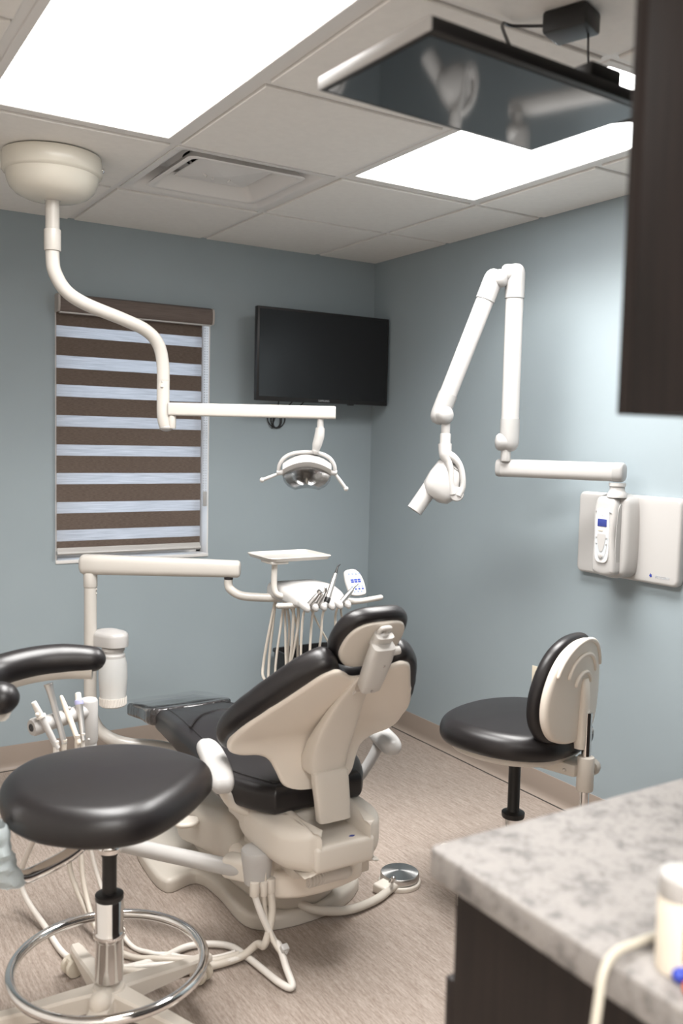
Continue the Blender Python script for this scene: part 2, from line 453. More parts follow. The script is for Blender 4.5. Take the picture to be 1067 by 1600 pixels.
# recessed 2 x 4 light panels
DIFF = emis('light_diffuser', (1, .985, .965), 3.6)
def troffer(x0, x1, y0, y1, label):
    t = thing('ceiling_light', label, 'ceiling light', ((x0+x1)/2, (y0+y1)/2, H), group='recessed ceiling light panels')
    bm = NB(); c = .0125; fr = .026
    x0 += c; x1 -= c; y0 += c; y1 -= c
    q4 = lambda d, z: [V((x, y, z)) for x, y in ((x0+d, y0+d), (x1-d, y0+d), (x1-d, y1-d), (x0+d, y1-d))]
    rings(bm, [q4(0, H+.012), q4(0, H-.001), q4(.002, H-.003), q4(fr-.002, H-.003), q4(fr, H-.001), q4(fr, H+.012)], False, False)
    bx(bm, x0+.004, x1-.004, y0+.004, y1-.004, H+.06, H+.07)
    for a in ((x0, x0+.004, y0, y1), (x1-.004, x1, y0, y1), (x0, x1, y0, y0+.004), (x0, x1, y1-.004, y1)): bx(bm, *a, H+.01, H+.065)
    obj('frame', bm, TEE, t)
    bm = NB(); bx(bm, x0+fr-.002, x1-fr+.002, y0+fr-.002, y1-fr+.002, H+.002, H+.006); obj('diffuser', bm, DIFF, t, label='glowing white diffuser')
    ld = bpy.data.lights.new('panel_lamp', 'AREA'); ld.shape = 'RECTANGLE'; ld.size = x1-x0-2*fr; ld.size_y = y1-y0-2*fr; ld.energy = 15.5; ld.color = (1, .985, .965); ld.spread = math.radians(135)
    lo = bpy.data.objects.new('panel_lamp', ld); COL.objects.link(lo); lo.parent = t; lo.location = (0, 0, .0005)
troffer(GX[3], GX[2], GY[3], GY[1], 'large lit ceiling panel at upper left above the ceiling-mounted lamp pole')
troffer(GX[1], GX[0], GY[3], GY[1], 'lit ceiling panel at upper right, partly hidden by the overhead monitor')
troffer(GX[4], GX[3], GY[7], GY[5], 'unseen ceiling panel added behind the camera to light the chair back')  # unseen fixture, added to light the chair back and near stool from behind

# square air diffuser
vx, vy = (GX[1]+GX[2])/2, (GY[0]+GY[1])/2
v = thing('air_vent', 'square white ceiling air diffuser beside the large lit panel', 'air vent', (vx, vy, H))
def sq(h, z, r=.02, n=6):
    o = []
    for cx, cy, a0 in ((h-r, h-r, 0), (-h+r, h-r, PI/2), (-h+r, -h+r, PI), (h-r, -h+r, 1.5*PI)):
        for k in range(n+1):
            a = a0+PI/2*k/n; o.append(V((vx+cx+r*math.cos(a), vy+cy+r*math.sin(a), z)))
    return o
b = NB(); rings(b, [sq(.292, H+.01, .003), sq(.292, H-.003, .003), sq(.272, H-.003, .01), sq(.262, H, .015), sq(.20, H+.075, .03), sq(.205, H+.08, .03), sq(.285, H+.012, .003)], False, False); obj('frame', b, TEE, v)
b = NB(); rings(b, [sq(.222, H-.001, .03), sq(.218, H-.004, .03), sq(.206, H-.004, .03), sq(.200, H-.001, .03), sq(.163, H+.05, .02), sq(.166, H+.052, .02), sq(.222, H-.001, .03)], False, False); obj('louver', b, TEE, v)
b = NB(); rings(b, [sq(.140, H+.033, .006), sq(.140, H+.030, .006), sq(.135, H+.0285, .006), sq(.06, H+.020, .004), sq(.0005, H+.014, .0002)], True, True); obj('core_plate', b, TEE, v)
b = NB(); lathe(b, (vx, vy, H+.075), (0, 0, 1), [(.150, 0), (.150, .10), (.001, .10)], 40, False); obj('duct_collar', b, DUCT, v)
b = NB(); lathe(b, (vx, vy, H+.0745), (0, 0, 1), [(.29, 0), (.150, 0), (.150, .002), (.29, .002)], 40, False); obj('back_panel', b, TEE, v)
b = NB()
for a, c in (((-.11, .05), (-.06, .02)), ((.10, .09), (.03, .03)), ((-.02, .13), (-.03, .03))):
    tube(b, [(vx+a[0], vy+a[1], H+.11), (vx+a[0], vy+a[1], H+.06), (vx+c[0], vy+c[1], H+.012)], .008, 8, 1, flat=.3)
obj('bracket', b, TEE, v)

# ------------------------------------------------------------------ banded roller blind
BANDS = [(1.786, 1.732), (1.662, 1.611), (1.531, 1.482), (1.405, 1.357), (1.282, 1.233), (1.155, 1.106), (1.033, .984), (1.912, 1.865)]
rb = thing('roller_blind', 'taupe banded roller blind with sheer stripes covering the window', 'window blind', ((WX0+WX1)/2, 0, WZ0))
hx0, hx1 = -1.637, -.925
b = NB()
prof = [(-.004, 1.968), (-.052, 1.968), (-.060, 1.975), (-.064, 1.99), (-.064, 2.02), (-.058, 2.036), (-.045, 2.043), (-.004, 2.043)]
rings(b, [[V((x, y, z)) for y, z in prof] for x in (hx0+.008, hx1-.008)]); obj('headrail', b, mat('headrail_cloth', (.135, .105, .092), .75, var=.25, vscale=4, stretch=(3, 60, 160)), rb)
ENDCAP = mat('grey_end_cap', (.42, .38, .35), .4)
for xa, xb in ((hx0, hx0+.009), (hx1-.009, hx1)):
    b = NB()
    rings(b, [[V((x, y+(.002 if y < -.03 else 0)*-1, z)) for y, z in prof] for x in (xa, xb)])
    obj('end_cap', b, ENDCAP, rb)
b = NB(); bx(b, hx0+.01, hx1-.01, -.052, -.030, 1.962, 1.9685, .001); obj('cassette_edge', b, WHITE, rb)
b = NB()
fx0, fx1 = -1.634, -.968
n = 2
rings(b, [[V((fx0, -.017, z)), V((fx1, -.017, z)), V((fx1, -.0185, z)), V((fx0, -.0185, z))] for z in (2.0, 1.5, .945)]); 
bmesh.ops.translate(b, vec=(0, 0, 0), verts=b.verts)
fab = obj('cloth', b, blind_mat([(h, l) for h, l in BANDS]), rb)
# the banding is measured in the blind's own height
for nd in fab.data.materials[0].node_tree.nodes:
    if nd.type == 'MATH' and nd.operation == 'COMPARE': nd.inputs[1].default_value -= WZ0
b = NB(); tube(b, [(fx0, -.018, .932), (fx1, -.018, .932)], .017, 14, 1, flat=.6); bx(b, fx0, fx1, -.024, -.012, .921, .955, .004); obj('bottom_rail', b, WHITE, rb)
b = NB()
cx_ = -.947
for k in range(66):
    for s in (-.006, .006): ball(b, (cx_+s, -.02, 1.965-k*.0118), .0028, seg=8)
obj('bead_chain', b, WHITE, rb)
b = NB(); bx(b, cx_-.010, cx_+.010, -.028, -.012, 1.125, 1.195, .004); obj('chain_weight', b, GREY, rb)

# ------------------------------------------------------------------ wall television
tv = thing('television', 'flat black television mounted on the back wall beside the blind', 'television', (-.39, 0, 1.63))
yT = -.165; x0, x1, z0, z1 = -.755, -.016, 1.628, 2.063
b = NB(); bx(b, x0, x1, yT, yT+.03, z0, z1, .004); bx(b, x0+.12, x1-.12, yT+.028, yT+.06, z0+.06, z1-.09, .012); obj('casing', b, BLACKP, tv)
b = NB(); bx(b, x0+.012, x1-.012, yT-.0015, yT+.002, z0+.020, z1-.012); obj('screen', b, SCREEN, tv, label='dark glossy screen')
text('brand_lettering', 'SAMSUNG', .0135, axes((-.39, yT-.0006, z0+.0095), (1, 0, 0), (0, 0, 1)), GREYPRINT, tv)
b = NB(); bx(b, -.245, -.215, yT+.002, yT+.02, z0-.006, z0+.002, .002); obj('sensor_bump', b, BLACKP, tv)
b = NB(); bx(b, -.50, -.28, -.014, -.001, 1.74, 1.96, .003); bx(b, -.43, -.35, -.085, -.012, 1.80, 1.90, .006); bx(b, -.48, -.30, -.11, -.08, 1.76, 1.94, .004); obj('wall_bracket', b, BLACKP, tv)
b = NB()
c0 = V((-.565, -.0075, 1.545))
loop = lambda rx, rz, ph, n=10, dz=0: [(c0.x+rx*math.cos(2*PI*k/n+ph), c0.y-.004*math.sin(2*PI*k/n*2), c0.z+dz+rz*math.sin(2*PI*k/n+ph)) for k in range(n)]
tube(b, loop(.048, .042, .3), .0032, 8, 5, True); tube(b, loop(.030, .046, 1.2, dz=.004), .003, 8, 5, True)
tube(b, loop(.020, .036, 2.0, dz=-.004), .0028, 8, 5, True)
tube(b, [(-.60, -.1, 1.66), (-.585, -.06, 1.61), (-.575, -.03, 1.58), (-.582, -.0075, 1.53), (-.59, -.0075, 1.50)], .003, 8)
tube(b, [(-.50, -.1, 1.66), (-.535, -.05, 1.60), (-.56, -.025, 1.565)], .003, 8)
tube(b, [(-.44, -.1, 1.66), (-.47, -.05, 1.605), (-.53, -.025, 1.575)], .003, 8)
single('cable', b, BLACKP, 'black cables coiled in a loop below the wall television', 'cable', (-.565, -.022, 1.50))

# outlet on the right wall
o_ = thing('wall_outlet', 'ivory outlet plate on the right wall behind the stool backrest', 'outlet', (0, -1.295, .475))
b = NB(); bx(b, -.006, -.0005, -1.335, -1.262, .42, .535, .002); obj('cover_plate', b, OUTLETM, o_)
b = NB()
for z in (.455, .50): bx(b, -.0075, -.005, -1.315, -1.282, z-.014, z+.014, .003)
obj('socket', b, OUTLETM, o_)

# dark bin on the floor by the back wall
bn = thing('waste_bin', 'black bin standing on the floor in the far corner behind the chair', 'bin', (-.43, -.18, 0))
b = NB()
R4 = lambda hx, hy, z, r=.03: [V((-.43+sx*(hx-r)+r*math.cos(a), -.18+sy*(hy-r)+r*math.sin(a), z)) for sx, sy, a0 in ((1, 1, 0), (-1, 1, 90), (-1, -1, 180), (1, -1, 270)) for a in [math.radians(a0+k*22.5) for k in range(5)]]
rings(b, [R4(.135, .115, .002), R4(.16, .13, .40), R4(.166, .136, .402), R4(.166, .136, .414), R4(.154, .124, .414), R4(.15, .12, .38), R4(.12, .10, .01)], True, True); obj('bin_body', b, BLACKP, bn)
b = NB(); tube(b, [(-.49, -.30, .36), (-.49, -.31, .40), (-.45, -.315, .43), (-.41, -.31, .425), (-.385, -.30, .39), (-.385, -.285, .35)], .004, 8)
single('cord', b, HOSEW, 'thin pale cord looped over the black bin', 'cord', (-.44, -.3, .38))
# ================================================================== CEILING-MOUNTED OPERATING LIGHT
RV = V((.8492, -.5280, 0)); FV = V((-.5280, -.8492, 0)); UP = V((0, 0, 1))       # across the room / back toward the doorway
px, py = -1.864, -.87
dl = thing('dental_light', 'white ceiling-mounted dental operating light on a bent pole and long swing arm', 'dental light', (px, py, H-.008))
b = NB(); lathe(b, (px, py, H-.0085), (0, 0, -1), [(.150, 0), (.158, .004), (.160, .02), (.160, .056), (.157, .062), (.149, .066), (.147, .075), (.145, .088), (.136, .108), (.118, .126), (.092, .138), (.06, .143), (.03, .144), (.001, .144)], 56, False)
obj('ceiling_canopy', b, CANOPY, dl)
b = NB(); ball(b, (px+.149, py-.055, H-.045), .009); obj('canopy_screw', b, CHROME, dl)
b = NB(); tube(b, [(px, py, H-.13), (px, py, 2.12), (px, py, 2.035), (px+.008, py, 1.985), (px+.045, py+.003, 1.93), (px+.115, py+.01, 1.893), (px+.25, py+.024, 1.855), (px+.335, py+.033, 1.825), (px+.383, py+.038, 1.780), (px+.402, py+.04, 1.71), (px+.404, py+.04, 1.62), (px+.404, py+.04, 1.54), (px+.408, py+.04, 1.505), (px+.414, py+.04, 1.487)], .0228, 24, 8)
pole = obj('pole', b, WARM, dl)
b = NB(); cyl(b, (px, py, 2.125), (px, py, 2.055), .0275, bev=.002); obj('collar', b, WARM, pole)
b = NB(); cyl(b, (px, py, H-.135), (px, py, H-.155), .027, bev=.003); obj('collar', b, WARM, pole)
ex, ey = px+.404, py+.04
b = NB(); cyl(b, (ex, ey, 1.655), (ex, ey, 1.652), .0236); ball(b, V((ex, ey, 1.628))+FV*.0225, .006, (1, 1, .8)); ball(b, V((ex, ey, 1.646))+FV*.0228, .0025); obj('pole_screw', b, WARM, pole)
b = NB(); ball(b, (ex+.012, ey, 1.482), .0255, (1, 1, .55)); obj('end_cap', b, GREY, pole)
# arm
A0 = V((ex, ey, 1.549)) + RV*.022; A1 = V((ex, ey, 1.549)) + RV*.628
def boxsec(c, X, Z, w, h, r=.008): return sec(c, X, Z, w, h, 6, 32)
b = NB(); loft(b, [boxsec(A0, FV, UP, .0185, .0235), boxsec(A1-RV*.006, FV, UP, .0185, .0235), boxsec(A1-RV*.001, FV, UP, .017, .022), boxsec(A1, FV, UP, .014, .019)])
arm = obj('swing_arm', b, WARM, dl, ang=30)
b = NB(); cyl(b, V((ex, ey, 1.53))+RV*.034, V((ex, ey, 1.478))+RV*.034, .0135, bev=.003); obj('pivot_pin', b, WARM, arm)
S0 = A1 - RV*.055
b = NB(); cyl(b, S0-UP*.02, S0-UP*.056, .012); cyl(b, S0-UP*.054, S0-UP*.058, .0135)
tube(b, [S0-UP*.056, S0-UP*.085-RV*.003, S0-UP*.118-RV*.011, S0-UP*.140-RV*.016], [.0165, .0185, .0175, .012], 20, 6); ball(b, S0-UP*.14-RV*.016, .0135)
stem = obj('head_stem', b, WHITE, dl)
# lamp head
hc = S0 - UP*.212 - RV*.046
d = (FV*.92 - UP*.32 + RV*.05).normalized(); X = (RV - d*RV.dot(d)).normalized(); Y = d.cross(X)*-1
if Y.z < 0: Y = -Y
def HP(u, v, w): return hc + X*u*1.13 + Y*v*1.06 + d*w
b = NB()
secs = []
for u in [i/12*2-1 for i in range(13)]:                 # upper shell, arched and bowed
    k = 1-.30*u*u; uu = u*.078
    zt = .052-.030*u*u; zb = .026-.026*u*u
    secs.append([HP(uu, zt-.004, .014), HP(uu, zt, .006), HP(uu, zt-.002, -.035*k), HP(uu, zt-.018, -.055*k), HP(uu, zb-.03, -.06*k), HP(uu, zb-.035, -.045*k), HP(uu, zb-.012, .012), HP(uu, zb, .019), HP(uu, (zt+zb)/2, .021)])
loft(b, secs)
obj('lamp_shell', b, WHITE, dl)
b = NB()
rows = []
for j in range(9):
    v = -.056+.082*j/8
    hw = .074*math.sqrt(max(.05, 1-(max(0, -v-.0)/.064)**2.4))
    rows.append([HP(hw*t, v-.010*(abs(t)**2), -.040*(1-(t*.9)**2)*(1-((v+.02)/.06)**2)) for t in [i/10*2-1 for i in range(21-10+0)]] if False else [HP(hw*(i/10-1), v-.008*((i/10-1)**2), -.040*(1-(.9*(i/10-1))**2)*(1-((v+.02)/.06)**2)) for i in range(21)])
rings(b, rows, False, False, False)
obj('reflector', b, REFLECTOR, dl, label='mirrored curved reflector')
b = NB()
rows = []
for j in range(9):
    v = -.060+.082*j/8
    hw = .078*math.sqrt(max(.06, 1-(max(0, -v)/.067)**2.6))
    rows.append([HP(hw*(i/10-1), v-.008*((i/10-1)**2), .012+.010*(1-(i/10-1)**2)*(1-((v+.02)/.05)**2)) for i in range(21)])
vs = rings(b, rows, False, False, False)
bmesh.ops.solidify(b, geom=b.faces[:], thickness=.0018)
obj('clear_shield', b, CLEAR, dl, label='clear curved front shield')
b = NB(); box(b, HP(0, -.020, -.012), (.026, .012, .022), .003, M=Matrix((X, d, Y)).transposed()); obj('bulb_holder', b, mat('bulb_holder', (.16, .13, .11), .5), dl)
b = NB(); tube(b, [HP(0, -.030, -.012), HP(0, -.046, -.008)], .003, 8, 1); obj('bulb_pin', b, CREAM, dl)
b = NB(); tube(b, [HP(-.090, -.012, -.012), HP(-.089, .012, -.016), HP(-.074, .037, -.022), HP(-.045, .052, -.028), HP(0, .057, -.03), HP(.045, .052, -.028), HP(.074, .037, -.022), HP(.089, .012, -.016), HP(.090, -.012, -.012)], .0075, 14, 6, flat=1.0)
for s in (-1, 1): cyl(b, HP(s*.078, -.012, -.012), HP(s*.098, -.012, -.012), .010, bev=.002)
obj('yoke', b, WHITE, dl)
for s, p1 in ((-1, HP(-.145, -.036, .0)), (1, HP(.128, -.066, .004))):
    b = NB(); p0 = HP(s*.092, -.016, -.01); tube(b, [p0, p0.lerp(p1, .5), p1], [.0055, .0068, .0065], 14, 3, round_ends=True); ball(b, p1, .0092); obj('handle', b, WHITE, dl)

# ================================================================== WALL-MOUNTED X-RAY UNIT
xr = thing('xray_unit', 'white wall-mounted dental x-ray unit with folding scissor arm and tube head', 'x-ray unit', (0, -1.74, .97))
def rrect(y0, y1, z0, z1, r, n=6):
    o = []
    for cy, cz, a0 in ((y1-r, z1-r, 0), (y0+r, z1-r, 90), (y0+r, z0+r, 180), (y1-r, z0+r, 270)):
        for k in range(n+1):
            a = math.radians(a0+90*k/n); o.append((cy+r*math.cos(a), cz+r*math.sin(a)))
    return o
b = NB(); pillow(b, rrect(-1.976, -1.506, .966, 1.276, .024), .001, .031, .012, lambda u, v, w: V((-w, u, v)), rad0=.002); plate = obj('back_plate', b, WHITE, xr)
mk = NB(); o2 = [(.0, .011), (.0045, .004), (.009, .001), (.004, -.003), (.003, -.009), (-.003, -.004), (-.008, -.006), (-.005, .001), (-.007, .007), (-.001, .005)]
pillow(mk, [(-1.862+a*.8, .996+c_*.8) for a, c_ in o2], 0, .0012, .0003, lambda u, v, w: V((-.031-w, u, v)), seg=2); obj('maker_mark', mk, BLUE, plate)
text('maker_lettering', 'PROGENY', .014, axes((-.0315, -1.913, .994), (0, -1, 0), (0, 0, 1)), GREYPRINT, plate)
# control housing: bowed front between two concave flanks
yc, zc = -1.728, 1.122
b = NB(); pillow(b, sm2([(yc+.058, 1.268), (yc, 1.282), (yc-.058, 1.268), (yc-.072, 1.22), (yc-.075, 1.12), (yc-.072, 1.02), (yc-.055, .984), (yc, .972), (yc+.055, .984), (yc+.072, 1.02), (yc+.075, 1.12), (yc+.072, 1.22)], 5), .028, .100, .022, lambda u, v, w: V((-w, u, v)), rad0=.002, seg=5)
hous = obj('control_housing', b, WHITE, xr, ang=28)
b = NB(); pillow(b, sm2([(yc+.040, 1.262), (yc, 1.270), (yc-.040, 1.262), (yc-.050, 1.20), (yc-.046, 1.12), (yc-.052, 1.02), (yc-.044, .992), (yc, .982), (yc+.044, .992), (yc+.052, 1.02), (yc+.046, 1.12), (yc+.050, 1.20)], 5), .09, .135, .014, lambda u, v, w: V((-w-.006*math.sin(PI*(v-.97)/.31)+.003, u, v)), rad0=.002, seg=4)
obj('front_cover', b, WHITE, hous)
for s in (-1, 1):                                       # sculpted grey flanks between cover and housing
    b = NB(); pillow(b, sm2([(-.094, 1.235), (-.116, 1.228), (-.124, 1.12), (-.116, 1.018), (-.094, 1.010), (-.090, 1.12)], 5), 0, .004, .0015, lambda u, v, w, s=s: V((u, yc+s*(.0475+w), v)), seg=3); obj('side_panel', b, GREY, hous)
b = NB(); pillow(b, sm2([(yc+.028, 1.218), (yc, 1.224), (yc-.028, 1.218), (yc-.032, 1.12), (yc-.029, 1.045), (yc, 1.030), (yc+.029, 1.045), (yc+.032, 1.12)], 5), 0, .004, .002, lambda u, v, w: V((-.1365-w, u, v)), seg=3)
pan = obj('control_panel', b, mat('panel_white', (.80, .79, .78), .35), hous)
b = NB(); bx(b, -.1425, -.1395, yc-.021, yc+.021, 1.162, 1.189, .001); obj('display', b, LCD, pan, label='blue display')
b = NB(); pillow(b, sm2([(yc+.029, 1.138), (yc, 1.140), (yc-.029, 1.138), (yc-.026, 1.09), (yc-.014, 1.052), (yc, 1.042), (yc+.014, 1.052), (yc+.026, 1.09)], 4), 0, .0014, .0004, lambda u, v, w: V((-.1404-w, u, v)), seg=2); obj('keypad', b, PANELGREY, pan)
b = NB(); pillow(b, sm2([(yc+.019, 1.134), (yc, 1.137), (yc-.019, 1.134), (yc-.016, 1.10), (yc-.008, 1.076), (yc, 1.070), (yc+.008, 1.076), (yc+.016, 1.10)], 4), 0, .0012, .0004, lambda u, v, w: V((-.1418-w, u, v)), seg=2); obj('keypad_insert', b, WHITE, pan)
b = NB(); lathe(b, (-.1415, yc, 1.056), (-1, 0, 0), [(.0095, 0), (.0095, .003), (.0075, .004), (.001, .004)], 20, False); obj('button', b, WHITE, pan)
for k in range(2):
    for s in (-1, 1):
        b = NB(); box(b, (-.1425, yc+s*.0235, 1.122-.022*k), (.002, .006, .005), .001); obj('button', b, GREY, pan)
b = NB(); bx(b, -.143, -.140, yc-.004, yc+.018, 1.145, 1.153, .001); obj('button', b, CREAM, pan)
b = NB(); pillow(b, sm2([(yc+.036, 1.216), (yc, 1.2275), (yc-.036, 1.214), (yc-.030, 1.215), (yc, 1.2225), (yc+.030, 1.216)], 5), 0, .002, .0006, lambda u, v, w: V((-.1365-w, u, v)), seg=2); obj('hand_grip_slot', b, GREYPRINT, hous)
text('model_lettering', 'Preva', .009, axes((-.1408, yc, 1.2015), (0, -1, 0), (0, 0, 1)), GREYPRINT, pan, .0002)
b = NB(); box(b, (-.062, yc-.03, 1.275), (.016, .016, .003), .001, M=Matrix.Rotation(.7, 3, 'Z')); obj('indicator', b, BLACKP, hous)
# pivot and base arm
pv = V((-.098, -1.752, 1.28))
b = NB(); lathe(b, pv-UP*.012, UP, [(.036, 0), (.035, .012), (.030, .020), (.0265, .026), (.027, .036), (.026, .037), (.026, .039), (.030, .040), (.030, .052)], 32); obj('pivot', b, WHITE, xr)
B0 = V((-.090, -1.775, 1.358)); B1 = V((-.285, -1.322, 1.358)); bd = (B1-B0).normalized(); bs = bd.cross(UP)
S = lambda p, k=1.: sec(p, bs, UP, .031*k, .034*k, 2.9)
b = NB(); loft(b, [S(B0+bd*.034), S(B1-bd*.022)]); ba = obj('base_arm', b, WHITE, xr)
b = NB(); loft(b, [S(B0, .80), S(B0+bd*.003, .93), S(B0+bd*.010, 1.03), S(B0+bd*.036, 1.03)]); obj('arm_end_cap', b, GREY, ba)
b = NB(); loft(b, [S(B1-bd*.024, 1.02), S(B1-bd*.008, 1.02), S(B1-bd*.002, .95), S(B1, .84)]); obj('arm_end_cap', b, GREY, ba)
# scissor arms, side by side, joined by knuckles
U0 = V((-.283, -1.380, 1.459)); U1 = V((-.283, -1.380, 2.085))
cyl_ = NB(); cyl(cyl_, U0-RV*.012-UP*.075, U0-RV*.012-UP*.01, .019, bev=.002); obj('swivel_post', cyl_, WHITE, xr)
b = NB(); cyl(b, U0+UP*.08, U1-UP*.08, .0335, seg=36); obj('upright_arm', b, WHITE, xr)
def knuckle(end, dirn, side, r=.0365, L=.092):
    dirn = V(dirn).normalized(); bm = NB(); P = V(end)
    x, y, _ = frame(dirn)
    prof = [(r, L), (r, .012), (r*.98, -.004), (r*.90, -.016), (r*.72, -.027), (r*.45, -.034), (.001, -.0365)]
    rings(bm, [[P + dirn*h + (x*math.cos(2*PI*i/36)+y*math.sin(2*PI*i/36))*q for i in range(36)] for q, h in prof], True, False)
    sd = V(side).normalized()
    x2, y2, _ = frame(sd)
    rings(bm, [[P + sd*h + (x2*math.cos(2*PI*i/36)+y2*math.sin(2*PI*i/36))*q for i in range(36)] for q, h in ((.033, 0), (.034, .03), (.032, .042), (.025, .050), (.012, .054), (.001, .055))], True, False)
    return bm
b = knuckle(U1+UP*.004, (0, 0, -1), -RV); obj('elbow_cover', b, GREY, xr)
b = knuckle(U0-UP*.002, (0, 0, 1), -RV, L=.088); obj('elbow_cover', b, GREY, xr)
E1 = U1 - RV*.082 - UP*.018 + FV*.0; E0 = V((-.516, -1.246, 1.553)); ed = (E1-E0).normalized()
b = NB(); cyl(b, E0+ed*.07, E1-ed*.07, .0335, seg=36); obj('forearm', b, WHITE, xr)
b = knuckle(E1, -ed, RV*.8+FV*.4, L=.085); obj('elbow_cover', b, GREY, xr)
b = NB(); cyl(b, E1+RV*.03, U1-RV*.03-UP*.005, .024); obj('elbow_pin', b, WHITE, xr)
b = knuckle(E0, ed, RV*.5+FV*.7, L=.085); obj('elbow_cover', b, GREY, xr)
b = NB(); T0 = E0+RV*.022+FV*.012
cyl(b, T0+UP*.012, T0-UP*.10, .017, bev=.002); cyl(b, T0-UP*.068, T0-UP*.15, .0205, bev=.003); obj('swivel_post', b, WHITE, xr)
# yoke with a slot, tube head and cone
Y0 = T0 - UP*.145
def YK(u, v, w): return Y0 + (RV*u + UP*v + FV*w)*1.22
b = NB()
tube(b, [YK(-.001, .03, .004), YK(.001, -.004, .010), YK(.010, -.026, .016), YK(.018, -.055, .020), YK(.020, -.090, .022), YK(.026, -.124, .022)], [.0265, .024, .0155, .0125, .012, .0145], 16, 6)
tube(b, [YK(.004, -.002, .010), YK(.028, -.014, .015), YK(.048, -.040, .019), YK(.056, -.075, .022), YK(.056, -.104, .022), YK(.044, -.128, .022)], [.021, .0155, .0110, .0108, .0112, .0145], 16, 6)
lathe(b, YK(.038, -.124, -.004), FV, [(.026, 0), (.0275, .012), (.0275, .036), (.024, .040), (.001, .041)], 30, False)
obj('yoke', b, WHITE, xr)
hd = YK(-.006, -.090, -.020)
ax = (-RV*.54 - UP*.80 + FV*.08).normalized(); hx = (RV - ax*RV.dot(ax)).normalized(); hy = ax.cross(hx)
b = NB()
loft(b, [sec(hd-ax*q[0]+hx*q[3], hx, hy, q[1], q[2], 3.2) for q in ((.080, .024, .022, .0), (.076, .044, .042, .0), (.062, .057, .055, .0), (.010, .066, .060, .006), (-.034, .066, .059, .010), (-.056, .054, .050, .012), (-.068, .036, .036, .004))])
ball(b, hd+RV*.044-UP*.020, .048, (1.0, .95, .95))
obj('tube_head', b, WHITE, xr)
b = NB(); loft(b, [sec(hd-ax*a_, hx, hy, w, q, 3.2) for a_, w, q in ((.090, .022, .020), (.087, .041, .039), (.066, .058, .056))]); obj('head_cover', b, GREY, xr)
cb = hd - hx*.022
b = NB(); lathe(b, cb+ax*.02, ax, [(.0325, 0), (.0315, .05), (.0310, .128), (.0285, .128), (.028, .02), (.001, .02)], 36, False); obj('cone', b, WHITE, xr)

# ================================================================== OVERHEAD MONITOR
mon = thing('monitor', 'black overhead monitor hanging face down below the ceiling', 'monitor', (-1.612, -2.772, 2.03), math.radians(3.2))
b = NB(); box(b, (0, 0, .0115), (.506, .290, .021), .003); box(b, (.02, .01, .03), (.36, .20, .026), .010); obj('casing', b, BLACKP, mon, local=True)
b = NB(); box(b, (-.2545, 0, .0115), (.004, .288, .021), .0015); obj('lit_side_edge', b, GREY, mon, local=True, label='side edge coloured pale as lit by the ceiling panel')  # pale strip puts the ceiling panel's light into this edge's colour
b = NB(); box(b, (0, .001, .0008), (.490, .262, .002)); obj('screen', b, MONGLASS, mon, local=True, label='dark glossy screen')
b = NB(); box(b, (.125, -.122, .034), (.075, .04, .024), .004); obj('mount_plate', b, BLACKP, mon, local=True)
b = NB(); tube(b, [(.10, .03, .036), (.25, .03, .036), (.38, -.10, .045), (.44, -.21, .06)], .014, 14, 5); tube(b, [(.44, -.21, .06), (.44, -.21, .33)], .018, 18, 1); lathe(b, (.44, -.21, .318), (0, 0, 1), [(.05, 0), (.05, .016)], 28); obj('mount_arm', b, BLACKP, mon, local=True)
ad = thing('power_adapter', 'black power adapter plugged in at the ceiling above the monitor', 'adapter', (-1.19, -2.50, H-.008))
b = NB(); box(b, (-1.205, -2.545, H-.031), (.080, .10, .047), .008, M=Matrix.Rotation(.35, 3, 'Z')); obj('adapter_body', b, BLACKP, ad)
b = NB(); tube(b, [(-1.235, -2.51, H-.03), (-1.28, -2.45, H-.02), (-1.33, -2.47, H-.035), (-1.38, -2.54, H-.10), (-1.45, -2.68, H-.24), (-1.50, -2.78, 2.075)], .0035, 8); tube(b, [(-1.18, -2.57, H-.05), (-1.20, -2.60, H-.16), (-1.30, -2.74, H-.25), (-1.40, -2.85, 2.09)], .0022, 8); obj('lead', b, BLACKP, ad)
# ================================================================== PATIENT CHAIR  (local frame: +x patient's left as seen from behind, +y toward the feet)
ch = thing('dental_chair', 'reclined black vinyl dental chair with beige shell, facing the window', 'dental chair', (-1.37, -1.652, 0))
def L_(name, bm, m, parent=ch, **k): return obj(name, bm, m, parent, local=True, **k)
def sym(half):                                            # mirror a half outline (u>=0, from top to bottom)
    return half + [(-u, v) for u, v in reversed(half) if abs(u) > 1e-6]
# --- base plate on the floor
b = NB(); o = sm2([(-.275, .47), (-.265, .30), (-.16, .31), (-.135, .19), (-.135, .0), (-.05, -.07), (.13, -.065), (.26, .0), (.295, .10), (.285, .55), (.22, .74), (-.12, .76), (-.24, .66)], 5)
flat_slab(b, o, .0, .046, .016); L_('base_plate', b, DIM)
b = NB(); pillow(b, sm2([(-.08, .55), (-.09, .10), (-.03, -.05), (.12, -.05), (.2, .08), (.2, .55)], 4), .04, .155, .02, seg=4); L_('base_cover', b, DIM)
